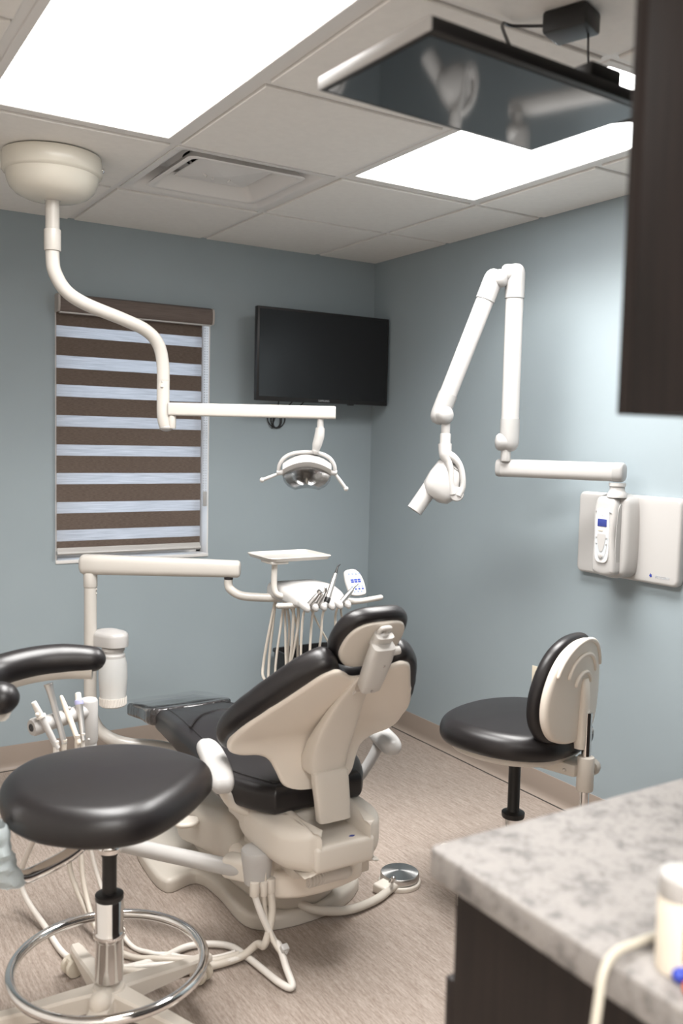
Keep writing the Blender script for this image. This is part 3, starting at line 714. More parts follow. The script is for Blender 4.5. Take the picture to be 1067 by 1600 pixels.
# --- lower frame, lift arm and rear mechanism
b = NB(); pillow(b, sm2([(-.15, .14), (-.155, -.05), (-.13, -.155), (-.03, -.20), (.12, -.19), (.185, -.13), (.19, .14), (.1, .22), (-.08, .22)], 4), .150, .232, .02, seg=4); L_('lower_frame', b, BEIGE)
b = NB(); box(b, (.02, .18, .175), (.30, .56, .11), .03, 4, Matrix.Rotation(math.radians(-9), 3, 'X')); L_('lift_arm', b, DIM)
b = NB(); box(b, (-.085, .27, .205), (.18, .42, .15), .04, 4, Matrix.Rotation(math.radians(-12), 3, 'X')); L_('lift_cover', b, DIM)
b = NB(); bx(b, -.095, .13, -.22, .14, .22, .365, .02, 3); bx(b, -.150, .14, -.135, .10, .318, .375, .012, 3); L_('lift_column', b, BEIGE2)
b = NB(); bx(b, -.12, .185, -.15, .05, .215, .292, .012); bx(b, .165, .195, -.17, -.02, .165, .305, .006); L_('link_housing', b, BEIGE2)
b = NB()
for k in range(15): cyl(b, (-.035+.0085*k, -.196-.0006*k, .205), (-.030+.0085*k, -.196, .205), .0235, bev=.002, seg=20)
cyl(b, (-.04, -.196, .205), (.095, -.203, .205), .0195, seg=20); L_('corrugated_hose', b, HOSEW)
b = NB(); tube(b, [(.10, -.185, .272), (.125, -.225, .262), (.15, -.262, .252)], .011, 12, 4, flat=.5, round_ends=True); L_('release_lever', b, BEIGE2)
b = NB(); cyl(b, (.085, -.175, .268), (.085, -.235, .262), .0135, bev=.003); L_('bolt', b, STEEL)
b = NB(); tube(b, [(.0, -.02, .07), (.05, -.085, .045), (.16, -.105, .022), (.28, -.085, .016), (.36, -.05, .016), (.395, -.045, .02)], .0135, 12, 8); L_('pedal_cord', b, DIM)
b = NB(); pillow(b, sm2([(-.20, .02), (-.155, .035), (-.12, .0), (-.155, -.035), (-.20, -.02)], 5), .225, .243, .009, lambda u, v, w: V((u-.045, v+.27, w)), seg=4); L_('foot_lever', b, BEIGE2)
# --- seat frame and rear cover
b = NB(); pillow(b, sm2(sym([(0, .62), (.07, .60), (.10, .4), (.15, .12), (.17, -.03), (.15, -.13), (.10, -.165), (0, -.17)]), 4), .325, .405, .025, seg=4); L_('seat_frame', b, BEIGE2)
b = NB(); pillow(b, rrect(-.094, .094, -.345, .03, .012), .290, .366, .012, rad0=.02, seg=4)
for s in (-1, 1):
    oo = [(s*.074, -.330), (s*.074, -.15), (s*.074, .02), (s*.12, .03), (s*.158, .0), (s*.172, -.10), (s*.170, -.20), (s*.156, -.268), (s*.118, -.318), (s*.09, -.332)]
    pillow(b, sm2(oo, 4), .283, .418, .022, lambda u, v, w: V((u, v, w-(.30*max(0, abs(u)-.10)+.10*max(0, -.22-v))*(1 if w > .35 else 0))), rad0=.045, seg=5)
rc = L_('rear_cover', b, BEIGE2)
b = NB(); pillow(b, sm2([(-.010, 0), (0, .0055), (.010, 0), (0, -.0055)], 5), 0, .0008, .0003, lambda u, v, w: V((.035+u, -.315+v, .3655+w)), seg=2); L_('maker_mark', b, BLUE, rc)
# --- seat cushion and legrest
def zb(y): return .408 - .0*y - max(0, y-.45)*.10
seat = sm2(sym([(0, .775), (.08, .774), (.130, .765), (.143, .735), (.152, .68), (.172, .56), (.192, .44), (.200, .34), (.207, .24), (.222, .12), (.232, .02), (.226, -.04), (.190, -.125), (.150, -.187), (.120, -.198), (0, -.2)]), 5)
def fs(u, v, w): return V((u, v, zb(v)+w+.016*max(0, 1-((v-.35)/.35)**2)*(1-(u/.25)**2)*min(1, w/.08)))
b = NB(); pillow(b, seat, 0, .082, .026, fs, crown=.012, seg=6); sc_ = L_('seat_cushion', b, VINYL)
ins = inset(seat, .042); b = NB()
def onseat(u, v, d=0.):
    n = len(seat); return fs(u, v, .082+d)
tube(b, [onseat(u, v, .0015) for u, v in ins if v < .72][0:0] or [onseat(u, v, .0018) for u, v in ins], .0032, 6, 1, True); L_('piping', b, VINYL, sc_)
b = NB(); arc = [(u, .46-.30*(abs(u)/.16)**2*.0+.13*(1-(u/.165)**2)-.10) for u in [-.165+.33*k/20 for k in range(21)]]
tube(b, [onseat(u, v, .009) for u, v in arc], .0042, 6, 1); L_('seam', b, VINYL, sc_)
toe = sm2([(-.140, .72), (-.146, .90), (-.146, 1.02), (-.130, 1.05), (0, 1.055), (.13, 1.05), (.146, 1.02), (.146, .90), (.140, .72)], 5)
def ft(u, v, w): return V((u, v, .408-(v-.70)*.15+w*(1-.25*max(0, v-.75)/.3)))
b = NB(); pillow(b, toe, 0, .066, .016, ft, seg=4); tc_ = L_('toe_board', b, SLEEVE, label='toe end wrapped in clear plastic')
b = NB(); rings(b, [[ft(u, v, .071)+V((0, 0, .0012*math.sin(u*37+v*9)+.0015*math.sin(v*29)+.010*((v-.76)/.32))) for u in [-.150+.30*i/24 for i in range(25)]] for v in [.765+.30*j/18 for j in range(19)]], False, False, False); L_('plastic_film', b, FILM, tc_, label='clear plastic film')
# --- backrest: shell, cushion, spine
PATH = [(-.26, -.213, .420), (-.20, -.198, .478), (-.15, -.188, .527), (-.10, -.184, .577), (-.05, -.201, .625), (0, -.237, .661), (.06, -.279, .703), (.12, -.322, .746), (.24, -.407, .831), (.36, -.492, .916), (.46, -.563, .987)]
PP = [V((y, z, 0)) for s, y, z in PATH]; PS = [s for s, _, _ in PATH]
def path(s):
    s = max(PS[0], min(PS[-1], s))
    for i in range(len(PS)-1):
        if s <= PS[i+1]: break
    p = [PP[max(i-1, 0)], PP[i], PP[i+1], PP[min(i+2, len(PP)-1)]]; t = (s-PS[i])/(PS[i+1]-PS[i])
    q = .5*((2*p[1])+(p[2]-p[0])*t+(2*p[0]-5*p[1]+4*p[2]-p[3])*t*t+(3*p[1]-p[0]-3*p[2]+p[3])*t**3)
    return q
def fb(u, s, w):
    """w: distance toward the patient from the back shell surface"""
    a = path(s-.004); c = path(s+.004); t = (c-a).normalized(); q = path(s)
    ny, nz = t.y, -t.x                                   # toward the patient
    k = w + .12*u*u
    return V((u, q.x+ny*k, q.y+nz*k))
shell = sm2(sym([(0, .238), (.035, .242), (.065, .266), (.100, .284), (.135, .270), (.172, .212), (.210, .148), (.240, .095), (.270, .03), (.284, -.03), (.276, -.068), (.240, -.086), (.185, -.094), (.150, -.112), (.130, -.145), (.112, -.183), (.078, -.206), (.04, -.214), (0, -.215)]), 4)
b = NB(); pillow(b, shell, 0, .016, .004, fb, rad0=.010, seg=4); sh = L_('back_shell', b, BEIGE)
cush = sm2(sym([(0, .214), (.045, .226), (.090, .290), (.130, .300), (.175, .262), (.215, .200), (.255, .120), (.285, .045), (.298, -.02), (.290, -.066), (.245, -.085), (.17, -.092), (.10, -.105), (0, -.11)]), 5)
b = NB(); pillow(b, cush, .010, .088, .036, fb, crown=.004, rad0=.030, seg=6); L_('back_cushion', b, VINYL)
SP = [(.842, -.421, .022, .006), (.820, -.404, .030, .012), (.77, -.362, .040, .018), (.72, -.326, .050, .028), (.67, -.297, .058, .04), (.62, -.270, .061, .055), (.57, -.253, .061, .07), (.54, -.248, .058, .07), (.528, -.247, .054, .07)]
def hsec(z, y, hw, th, r=.012):
    return sec(V((0, y+th/2, z)), V((1, 0, 0)), V((0, 1, 0)), hw, th/2+.004, 5, 32)
b = NB(); loft(b, [hsec(*q) for q in SP]); L_('spine', b, BEIGE2)
b = NB(); loft(b, [hsec(z, y, hw, .03) for z, y, hw in ((.538, -.256, .048), (.532, -.262, .054), (.50, -.268, .0545), (.46, -.278, .0525), (.405, -.287, .050))]); L_('back_support', b, BEIGE2)
# --- headrest
hc_ = V((.004, -.440, .928)); al = math.radians(53); HL = V((0, -math.cos(al), math.sin(al))); HN = V((0, math.sin(al), math.cos(al)))
def fh(u, v, w): return hc_ + V((1, 0, 0))*u + HL*v + HN*(w+.9*u*u)
ho = sm2([(0, .104), (.058, .097), (.093, .068), (.107, .015), (.100, -.045), (.062, -.088), (0, -.097), (-.062, -.088), (-.100, -.045), (-.107, .015), (-.093, .068), (-.058, .097)], 5)
b = NB(); pillow(b, ho, .004, .054, .025, fh, rad0=.020, seg=6); L_('headrest_cushion', b, VINYL)
b = NB(); pillow(b, [(u*.84, v*.84-.002) for u, v in ho], -.004, .012, .004, fh, rad0=.006, seg=3); L_('headrest_shell', b, BEIGE2)
def HB(u, v, w): return hc_ + V((1, 0, 0))*u + HL*v - HN*w
hb = NB()
loft(hb, [sec(HB(0, v, w), V((1, 0, 0)), HN, a, c, 4) for v, w, a, c in ((.040, .030, .020, .012), (.036, .032, .033, .020), (.0, .040, .034, .022), (-.06, .050, .032, .022), (-.098, .056, .030, .020), (-.110, .058, .022, .012))])
br = L_('headrest_bracket', hb, LGREY)
b = NB(); tube(b, [HB(-.012, .055, .008), HB(-.012, .078, .014), HB(.012, .078, .014), HB(.012, .055, .008)], .006, 8, 3); loft(b, [sec(HB(0, v, .018), V((1, 0, 0)), HN, .026, .016, 4) for v in (.02, .06)]); L_('bracket_hinge', b, LGREY, br)
b = NB(); cyl(b, HB(.030, .012, .038), HB(.056, .016, .038), .0115, bev=.003); L_('lock_knob', b, LGREY, br)
for u, v in ((.006, -.01), (-.004, -.092)):
    b = NB(); cyl(b, HB(u, v, .060 if v > -.05 else .074), HB(u, v, .0655 if v > -.05 else .0785), .0032, seg=12); L_('bracket_screw', b, STEEL, br)
b = NB()
for u in (-.017, .017): cyl(b, HB(u, -.09, .05), HB(u, -.150, .034), .0042, seg=12)
L_('headrest_bar', b, CHROME)
b = NB(); box(b, V((0, -.424, .822)), (.050, .012, .05), .002, M=Matrix.Rotation(math.radians(45), 3, 'X')); L_('slider_plate', b, mat('slider_plate', (.40, .345, .30), .45))
# --- armrests
for s, cx_a, cy_a, hl, dz_a in ((-1, -.274, -.078, .172, .042), (1, .287, -.085, .110, .022)):
    rot = math.radians(-15)
    b = NB(); o = sm2([(-.028, hl-.022), (0, hl), (.028, hl-.022), (.035, 0), (.031, -hl+.022), (0, -hl), (-.031, -hl+.022), (-.035, 0)], 5)
    pillow(b, o, .494, .541, .022, lambda u, v, w: V((cx_a+u*math.cos(rot)-v*math.sin(rot), cy_a+u*math.sin(rot)+v*math.cos(rot), w+dz_a-.014*(v/.15)**2)), seg=5); ar = L_('armrest', b, WHITE)
    b = NB(); tube(b, [(cx_a, cy_a+.02, .50+dz_a), (cx_a*.96, cy_a+.015, .47+dz_a), (cx_a*.78, -.065, .42), (s*.16, -.07, .385)], [.017, .0165, .016, .016], 14, 6); L_('armrest_support', b, BEIGE2 if s < 0 else GREY, ar)

# ================================================================== FOOT PEDAL
fp = thing('foot_pedal', 'round steel foot pedal on the floor to the right of the chair base', 'foot pedal', (-.945, -1.660, 0))
b = NB(); pillow(b, [(-.945+.070*math.cos(a), -1.660+.070*math.sin(a)) for a in [2*PI*k/40 for k in range(40)]], .0, .016, .006, rad0=.002, seg=3); box(b, (-1.015, -1.683, .016), (.075, .055, .032), .008, 3, Matrix.Rotation(.3, 3, 'Z')); obj('pedal_base', b, BEIGE2, fp)
b = NB(); lathe(b, (-.945, -1.660, .018), (0, 0, 1), [(.062, 0), (.064, .004), (.064, .018), (.061, .022), (.03, .026), (.001, .028)], 56, False); obj('pedal_disc', b, STEELDISC, fp)
b = NB(); tube(b, [(-1.005, -1.693, .032), (-1.000, -1.700, .05), (-1.012, -1.718, .058)], [.007, .005, .008], 10, 4, round_ends=True); obj('toggle', b, STEEL, fp)

# ================================================================== DELIVERY UNIT
du = thing('delivery_unit', 'white delivery unit with post, long arm, tray and instrument head beyond the chair', 'delivery unit', (-1.65, -.575, 0))
P_ = (-1.65, -.575)
b = NB(); tube(b, [(P_[0], P_[1], .90), (P_[0], P_[1], .62), (P_[0], P_[1], .42), (P_[0]+.012, P_[1]-.004, .345), (P_[0]+.055, P_[1]-.02, .285), (P_[0]+.13, P_[1]-.055, .252), (P_[0]+.25, P_[1]-.12, .238), (P_[0]+.42, P_[1]-.28, .20), (P_[0]+.50, P_[1]-.40, .12), (P_[0]+.52, P_[1]-.45, .03)], .0238, 24, 8)
obj('post', b, WARM, du)
b = NB(); cyl(b, (*P_, .87), (*P_, .925), .0262, bev=.002)
for z in (.862, .846): ball(b, (P_[0]+.018, P_[1]-.018, z), .0035, seg=8)
obj('collar', b, WARM, du)
D0 = V((-1.682, -.553, .957)); D1 = V((-1.168, -.886, .953)); dd = (D1-D0).normalized(); dn = V((dd.y, -dd.x, 0))
Sd = lambda p, h, w: sec(p, dn, UP, w, h, 3.0)
b = NB(); loft(b, [Sd(D0-dd*.002, .022, .018), Sd(D0+dd*.004, .033, .027), Sd(D0+dd*.014, .0385, .032), Sd(D0+dd*.08, .0385, .032), Sd(D1-dd*.05, .033, .028), Sd(D1-dd*.010, .0325, .028), Sd(D1-dd*.003, .028, .024), Sd(D1, .020, .016)])
obj('flex_arm', b, WARM, du)
b = NB(); cyl(b, D1-dd*.045-UP*.025, D1-dd*.045-UP*.042, .017, bev=.002); obj('arm_bushing', b, RUBBER, du)
b = NB(); cyl(b, D0+dd*.04-UP*.036, D0+dd*.04-UP*.044, .02); obj('arm_bushing', b, RUBBER, du)
e0 = D1-dd*.045
b = NB(); tube(b, [e0-UP*.035, e0-UP*.062, (e0.x+.008, e0.y-.008, .872), (e0.x+.04, e0.y-.03, .852), (e0.x+.10, e0.y-.07, .847), (-1.02, -1.00, .850)], .0165, 18, 8); obj('elbow_tube', b, WARM, du)
# head
hx0_, hx1_ = -1.085, -.862
dh = NB(); o = sm2([(hx0_, -1.10), (hx0_+.008, -.94), (hx0_+.035, -.912), (-.975, -.905), (hx1_-.03, -.92), (hx1_, -.955), (hx1_+.004, -1.09), (hx1_-.01, -1.17), (hx1_-.05, -1.195), (-.975, -1.20), (hx0_+.04, -1.192), (hx0_+.01, -1.165)], 6)
pillow(dh, o, .848, .905, .026, lambda u, v, w: V((u, v, w-.030*max(0, (-v-1.06)/.14)**1.4*(1 if w > .87 else .25))), crown=.012, rad0=.014, seg=6)
head = obj('instrument_head', dh, WHITE, du)
forkx = [-1.062+.0345*k for k in range(6)]
for k, x in enumerate(forkx):
    b = NB(); pillow(b, sm2([(x-.0125, -1.17), (x-.0135, -1.205), (x-.008, -1.226), (x, -1.230), (x+.008, -1.226), (x+.0135, -1.205), (x+.0125, -1.17)], 5), .845, .874, .012, lambda u, v, w: V((u, v, w-.25*max(0, -v-1.18))), seg=4); obj('instrument_holder', b, WHITE, head)
b = NB(); pillow(b, rrect(-1.132, -.882, -1.075, -.875, .025), 0, .006, .002, lambda u, v, w: V((u, v, 1.000+w)), seg=3)
ro = rrect(-1.132, -.882, -1.075, -.875, .025)
rim = [(V((u, v, 1.005))) for u, v in ro]; rim2 = [V((-1.007+(u+1.007)*1.06, -.975+(v+.975)*1.06, 1.015)) for u, v in ro]; rim3 = [p+V((0, 0, -.002))+(V((-1.0, -.99, p.z))-p).normalized()*-.0015 for p in rim2]
rings(b, [rim, rim2, rim3, [p-UP*.004 for p in rim]], False, False)
bx(b, -1.13, -1.06, -1.07, -.98, .990, 1.001, .003)
obj('tray', b, WARM, du)
b = NB(); tube(b, [(-1.105, -1.045, .995), (-1.107, -1.045, .93), (-1.106, -1.05, .893), (-1.095, -1.06, .875), (-1.06, -1.075, .868), (-1.02, -1.08, .866)], .0112, 16, 8); obj('tray_support', b, WARM, du)
b = NB(); tube(b, [(-1.128, -1.125, .848), (-1.085, -1.135, .848), (-1.018, -1.15, .851)], .0105, 14, 3, round_ends=True); obj('handle', b, WARM, du)
b = NB(); tube(b, [(-.875, -1.175, .856), (-.83, -1.20, .856), (-.745, -1.215, .866)], [.014, .0105, .010], 14, 4, round_ends=True); obj('handle', b, WARM, du)
tpc = V((-.812, -1.14, .915)); tx = V((1, 0, 0)); ty = V((0, .45, .89)).normalized(); tz = tx.cross(ty)
def TP(u, v, w): return tpc+tx*u+ty*v+tz*w
b = NB(); pillow(b, sm2([(-.030, .050), (.012, .052), (.036, .020), (.040, -.03), (.028, -.050), (-.028, -.048), (-.040, -.01), (-.040, .030)], 5), -.008, .004, .004, TP, seg=3); tp = obj('touch_pad', b, WHITE, du)
BL2 = mat('key_blue', (.025, .06, .36), .4); BL3 = mat('key_pale_blue', (.26, .32, .46), .4)
for r_, (v, n_, w_, mm) in enumerate(((.034, 4, .007, BL3), (.010, 3, .013, BL2), (.002, 3, .012, BL2), (-.016, 4, .008, BL3), (-.026, 4, .008, BL2), (-.036, 3, .007, BL3))):
    b = NB()
    for k in range(n_):
        u = (k-(n_-1)/2)*.0155+.002
        pts = [TP(u-w_/2, v-.0028, .0045), TP(u+w_/2, v-.0028, .0045), TP(u+w_/2, v+.0028, .0045), TP(u-w_/2, v+.0028, .0045)]
        rings(b, [pts, [p+tz*.0006 for p in pts]])
    obj('key_row', b, mm, tp)
# water bottle hanging beside the post
WB = V((-1.578, -.628, 0))
b = NB(); lathe(b, WB+UP*.415, UP, [(.046, 0), (.050, .004), (.050, .034), (.0495, .038), (.052, .07), (.0545, .11), (.0525, .16), (.047, .182), (.045, .19)], 36, False); btl = obj('water_bottle', b, BOTTLE, du, label='frosted water bottle')
b = NB(); lathe(b, WB+UP*.412, UP, [(.001, 0), (.046, 0), (.0505, .004), (.0505, .036), (.047, .038), (.001, .038)], 36, False)
for k in range(30):
    a = 2*PI*k/30; cyl(b, WB+V((.0505*math.cos(a), .0505*math.sin(a), .418)), WB+V((.0505*math.cos(a+.12), .0505*math.sin(a+.12), .446)), .0022, seg=6)
obj('bottle_base', b, HOSEW, btl)
b = NB(); lathe(b, WB+UP*.417, UP, [(.001, 0), (.045, .002), (.046, .09), (.001, .09)], 28, False); obj('water', b, WATER, btl)
b = NB(); lathe(b, WB+UP*.60, UP, [(.040, 0), (.046, .003), (.046, .012), (.040, .018), (.040, .026), (.043, .028), (.043, .040), (.036, .043), (.001, .043)], 32, True); obj('bottle_cap', b, WHITE, btl)
b = NB(); pillow(b, sm2([(-1.648, -.58), (-1.635, -.555), (-1.58, -.568), (-1.535, -.595), (-1.522, -.64), (-1.548, -.68), (-1.60, -.675), (-1.638, -.615)], 6), .65, .708, .02, lambda u, v, w: V((u, v, w-.006)), crown=.010, rad0=.003, seg=5); obj('bottle_bracket', b, WHITE, du)
b = NB(); cyl(b, WB+UP*.635, WB+UP*.655, .030); obj('bottle_seal', b, RUBBER, du)

# instruments lying in the holders of the delivery head
def instrument(label, k, top, L, kind):
    x = forkx[k]+.01725
    base = V((x, -1.205, .862)); top = V(top)
    t = thing('handpiece', label, 'dental handpiece', base, group='handpieces in the delivery head')
    dr = (top-base).normalized(); t0 = base-dr*.03
    b = NB(); tube(b, [t0, base, base.lerp(top, .5), base.lerp(top, .8)], [.0085, .0105, .0092, .0065], 14, 4); obj('handpiece_body', b, SATIN, t)
    b = NB()
    if kind == 'pen':
        tube(b, [base.lerp(top, .8), base.lerp(top, .9), top, top+dr*.008+V((.006, -.004, .002))], [.0055, .0045, .0028, .001], 10, 3); obj('tip', b, BLACKP, t)
        b = NB(); cyl(b, base-dr*.002, base+dr*.020, .0115, bev=.002); obj('grip', b, BLACKP, t)
    elif kind == 'syringe':
        lathe(b, top-dr*.012, dr, [(.005, 0), (.011, .003), (.011, .013), (.007, .016), (.001, .016)], 18, False); obj('tip', b, CHROME, t)
    elif kind == 'contra':
        tube(b, [base.lerp(top, .78), base.lerp(top, .95), top, top+V((-.004, -.003, .010))], [.0055, .005, .006, .0055], 10, 3, round_ends=True); obj('tip', b, SATIN, t)
    else:
        tube(b, [base.lerp(top, .75), top, top+V((.012, -.004, .008))], [.0045, .0035, .0025], 10, 3); obj('tip', b, STEEL, t)
    return t, t0
hp = [instrument('stubby steel syringe handpiece in the leftmost holder of the delivery head', 0, (-1.012, -1.222, .908), .1, 'syringe'),
      instrument('short dark-tipped steel handpiece in the second holder from the left', 1, (-.985, -1.215, .908), .1, 'contra'),
      instrument('long pen-shaped handpiece with black tip standing up from the middle holder', 2, (-.905, -1.165, .985), .1, 'pen'),
      instrument('slim steel handpiece in the rightmost holder in front of the blue-marked touch pad', 4, (-.853, -1.205, .915), .1, 'slim')]
hang = [(.004, .42, -1.08), (-.012, .40, -1.10), (.012, .46, -1.05), (.0, .5, -1.02)]
for (t, t0), (dx, zz, yy) in zip(hp, hang):
    b = NB(); tube(b, [t0, t0+V((0, .012, -.035)), V((t0.x, t0.y+.02, .72)), V((t0.x+dx, yy-.08, .56)), V((t0.x+dx*2-.01, yy, zz)), V((t0.x-.02, yy+.06, .55)), V((t0.x*.5-.52, -1.0, .75)), V((-1.03, -.99, .852))], .0048, 10, 8); obj('hose', b, HOSE, t)
b = NB()
for x0q, x1q, dz in ((-1.065, -1.062, 0), (-1.045, -1.085, .06)):
    tube(b, [(x0q, -1.12, .852), (x0q, -1.12, .76), (x0q*.5+x1q*.5, -1.10, .62), (x1q, -1.06, .50+dz), (x1q-.02, -.98, .48+dz), (x1q, -.93, .60), (-1.05, -.955, .85)], .0058, 10, 8)
tube(b, [(-.88, -1.15, .852), (-.87, -1.15, .78), (-.80, -1.13, .68), (-.80, -1.06, .58), (-.86, -.99, .7), (-.93, -.96, .85)], .0042, 8, 8)
obj('supply_hose', b, HOSE, du)
# ================================================================== ASSISTANT ARM
aa = thing('assistant_arm', 'white assistant arm with hose canister and instrument bar at the left of the chair', 'assistant arm', (-1.885, -1.36, 0))
K0 = V((-1.885, -1.36, 0)); CN = V((-1.540, -1.800, 0))
b = NB(); tube(b, [CN+V((.02, .02, .238)), CN+V((-.05, .055, .240)), K0+V((.02, -.02, .242))], .0235, 20, 2); obj('lower_arm', b, WHITE, aa)
b = NB(); A_ = CN+V((.01, .0, .240)); q = (K0-CN).normalized(); n_ = V((q.y, -q.x, 0))
loft(b, [sec(A_+q*h, n_, UP, w, z, 4) for h, w, z in ((-.03, .028, .028), (.05, .030, .033), (.10, .030, .032), (.108, .026, .028))]); bx(b, -1.535, -1.42, -1.80, -1.70, .21, .275, .012); obj('arm_bracket', b, BEIGE2, aa)
b = NB(); cyl(b, K0+UP*.225, K0+UP*.60, .0235, bev=.003); cyl(b, K0+UP*.215, K0+UP*.29, .029, bev=.004); obj('arm_post', b, WHITE, aa)
b = NB(); lathe(b, K0+UP*.535, UP, [(.0245, 0), (.027, .008), (.0265, .125), (.0245, .13), (.022, .1325), (.001, .1325)], 32); ball(b, K0+V((-.008, -.0265, .552)), .004); obj('post_clamp', b, WHITE, aa)
H0 = K0+V((-.012, -.004, .632)); H1 = V((-2.062, -1.416, .622))
b = NB(); tube(b, [H0, H0.lerp(H1, .5), H1], .0225, 22, 1); hdv = (H1-H0).normalized(); lathe(b, H1-hdv*.03, hdv, [(.0245, 0), (.0255, .01), (.0255, .026), (.022, .032), (.001, .032)], 28, True); hb_ = obj('instrument_bar', b, WHITE, aa)
b = NB(); lathe(b, H1+hdv*.0025, hdv, [(.0115, 0), (.0105, .002), (.001, .002)], 20, False); obj('end_plug', b, RUBBER, hb_)
b = NB(); lathe(b, CN+UP*.208, UP, [(.03, 0), (.036, .004), (.040, .04), (.0445, .075), (.0460, .094), (.0435, .099), (.02, .1015), (.001, .1015)], 40, True); obj('canister', b, WHITE, aa)
b = NB()
ports = [CN+V((-.022, -.030, .208)), CN+V((.002, -.038, .206)), CN+V((.026, -.032, .208))]
for p, r in zip(ports, (.0135, .0105, .014)): cyl(b, p-UP*.018, p+UP*.022, r, bev=.002)
obj('hose_port', b, BEIGE2, aa)
def hose(pts, r, m, nm='suction_hose'): bm = NB(); tube(bm, pts, r, 12, 10); return obj(nm, bm, m, aa)
p0, p1, p2 = ports
hose([p0-UP*.015, p0+V((.01, -.02, -.06)), p0+V((.035, -.05, -.13)), (-1.525, -1.91, .075), (-1.53, -1.96, .042), (-1.535, -2.005, .014), (-1.555, -1.97, .012), (-1.575, -1.83, .012), (-1.60, -1.74, .012), (-1.69, -1.69, .012), (-1.80, -1.71, .012), (-1.93, -1.70, .012)], .0095, HOSEW)
hose([p1-UP*.015, p1+V((.004, -.01, -.08)), p1+V((.004, -.06, -.125)), (-1.527, -1.935, .062)], .0065, HOSE)
hose([p2-UP*.015, p2+V((-.004, -.02, -.07)), p2+V((-.035, -.04, -.14)), (-1.555, -1.835, .05), (-1.60, -1.82, .018), (-1.70, -1.81, .013), (-1.82, -1.77, .013), (-1.96, -1.66, .013)], .0105, HOSE)
b = NB(); box(b, (-1.520, -1.928, .072), (.022, .020, .03), .004, M=Matrix.Rotation(.5, 3, 'X')); cyl(b, (-1.520, -1.934, .072), (-1.520, -1.944, .072), .0045); obj('hose_clip', b, WHITE, aa)

def bar(t): return H0.lerp(H1, t)
def suction(name, label, t, top, kind):
    c = bar(t)+V((.012, -.026, 0)); top = V(top); dr = (top-c).normalized()
    T_ = thing(name, label, 'suction handpiece', c-dr*.06, group='handpieces in the assistant instrument bar')
    b = NB()
    if kind == 'syringe':
        tube(b, [c-dr*.07, c, c+dr*.035], [.0085, .0095, .0095], 14, 2); obj('handpiece_body', b, WHITE, T_)
        b = NB(); cyl(b, c+dr*.032, c+dr*.038, .014); cyl(b, c+dr*.038, top, .0095, .0075, bev=.002); ball(b, c+dr*.045+V((-.008, -.008, 0)), .0055); obj('nozzle', b, HOSEW, T_)
    elif kind == 'chrome':
        tube(b, [c-dr*.06, c, c.lerp(top, .5), c.lerp(top, .85), top], [.0085, .0090, .0088, .0110, .0135], 16, 3); obj('handpiece_body', b, SATIN, T_)
        b = NB(); lathe(b, top, dr, [(.0125, -.002), (.0135, .002), (.0105, .002), (.010, -.01), (.001, -.01)], 18, False); obj('valve_rim', b, CHROME, T_)
    elif kind == 'tan':
        tube(b, [c-dr*.07, c, c.lerp(top, .6), top], [.007, .0085, .0075, .0055], 14, 3, round_ends=True); obj('handpiece_body', b, CREAM, T_)
        b = NB(); ball(b, c.lerp(top, .5)+V((.009, -.004, 0)), .0055); obj('lever', b, WHITE, T_)
    else:
        tube(b, [c-dr*.07, c, c.lerp(top, .7)], [.008, .0095, .012], 14, 3); obj('handpiece_body', b, SATIN, T_)
        b = NB(); lathe(b, c.lerp(top, .62), dr, [(.012, 0), (.0128, .004), (.0128, .012), (.010, .014), (.001, .014)], 20, True); obj('collar', b, LILAC, T_, label='lilac collar')
        b = NB(); lathe(b, c.lerp(top, .62)+dr*.013, dr, [(.0095, 0), (.0088, .020), (.006, .023), (.001, .023)], 18, True); obj('tip', b, HOSEW, T_)
    return T_, c-dr*.06
s1 = suction('suction_handpiece', 'white air-water syringe at the outer end of the assistant bar', .86, (-2.060, -1.425, .698), 'syringe')
s2 = suction('suction_handpiece', 'tall chrome suction handpiece rising highest from the assistant bar', .63, (-2.010, -1.390, .734), 'chrome')
s3 = suction('suction_handpiece', 'thin tan saliva ejector in the middle of the assistant bar', .42, (-1.970, -1.378, .688), 'tan')
s4 = suction('suction_handpiece', 'steel handpiece with lilac tip nearest the assistant arm post', .22, (-1.921, -1.378, .680), 'lilac')
tail = ((-1.72, -1.775, .012), (-1.66, -1.812, .014), (-1.60, -1.822, .018))
ends = [((-2.02, -1.33, .30), (-2.06, -1.25, .10), (-2.02, -1.40, .012), (-2.0, -1.59, .011), (-1.90, -1.69, .011), (-1.80, -1.735, .011), *tail),
        ((-1.93, -1.36, .30), (-1.94, -1.36, .15), (-1.90, -1.52, .02), (-1.86, -1.65, .012), (-1.80, -1.72, .022), *[(x-.004, y+.010, z+.006) for x, y, z in tail]),
        ((-1.915, -1.37, .30), (-1.915, -1.42, .12), (-1.90, -1.56, .015), (-1.84, -1.68, .012), (-1.78, -1.71, .012), *[(x+.006, y+.020, z) for x, y, z in tail]),
        ((-1.90, -1.38, .3), (-1.87, -1.43, .12), (-1.84, -1.58, .015), (-1.80, -1.67, .012), (-1.76, -1.70, .012), *[(x, y+.032, z) for x, y, z in tail])]
for (t_, c), e, r, m in zip((s1, s2, s3, s4), ends, (.0085, .0075, .0075, .0065), (HOSEW, HOSE, HOSE, HOSEW)):
    b = NB(); tube(b, [c+UP*.012, c-UP*.04, V((c.x*.5+e[0][0]*.5, c.y, .46)), *e], r, 10, 8); obj('hose', b, m, t_)

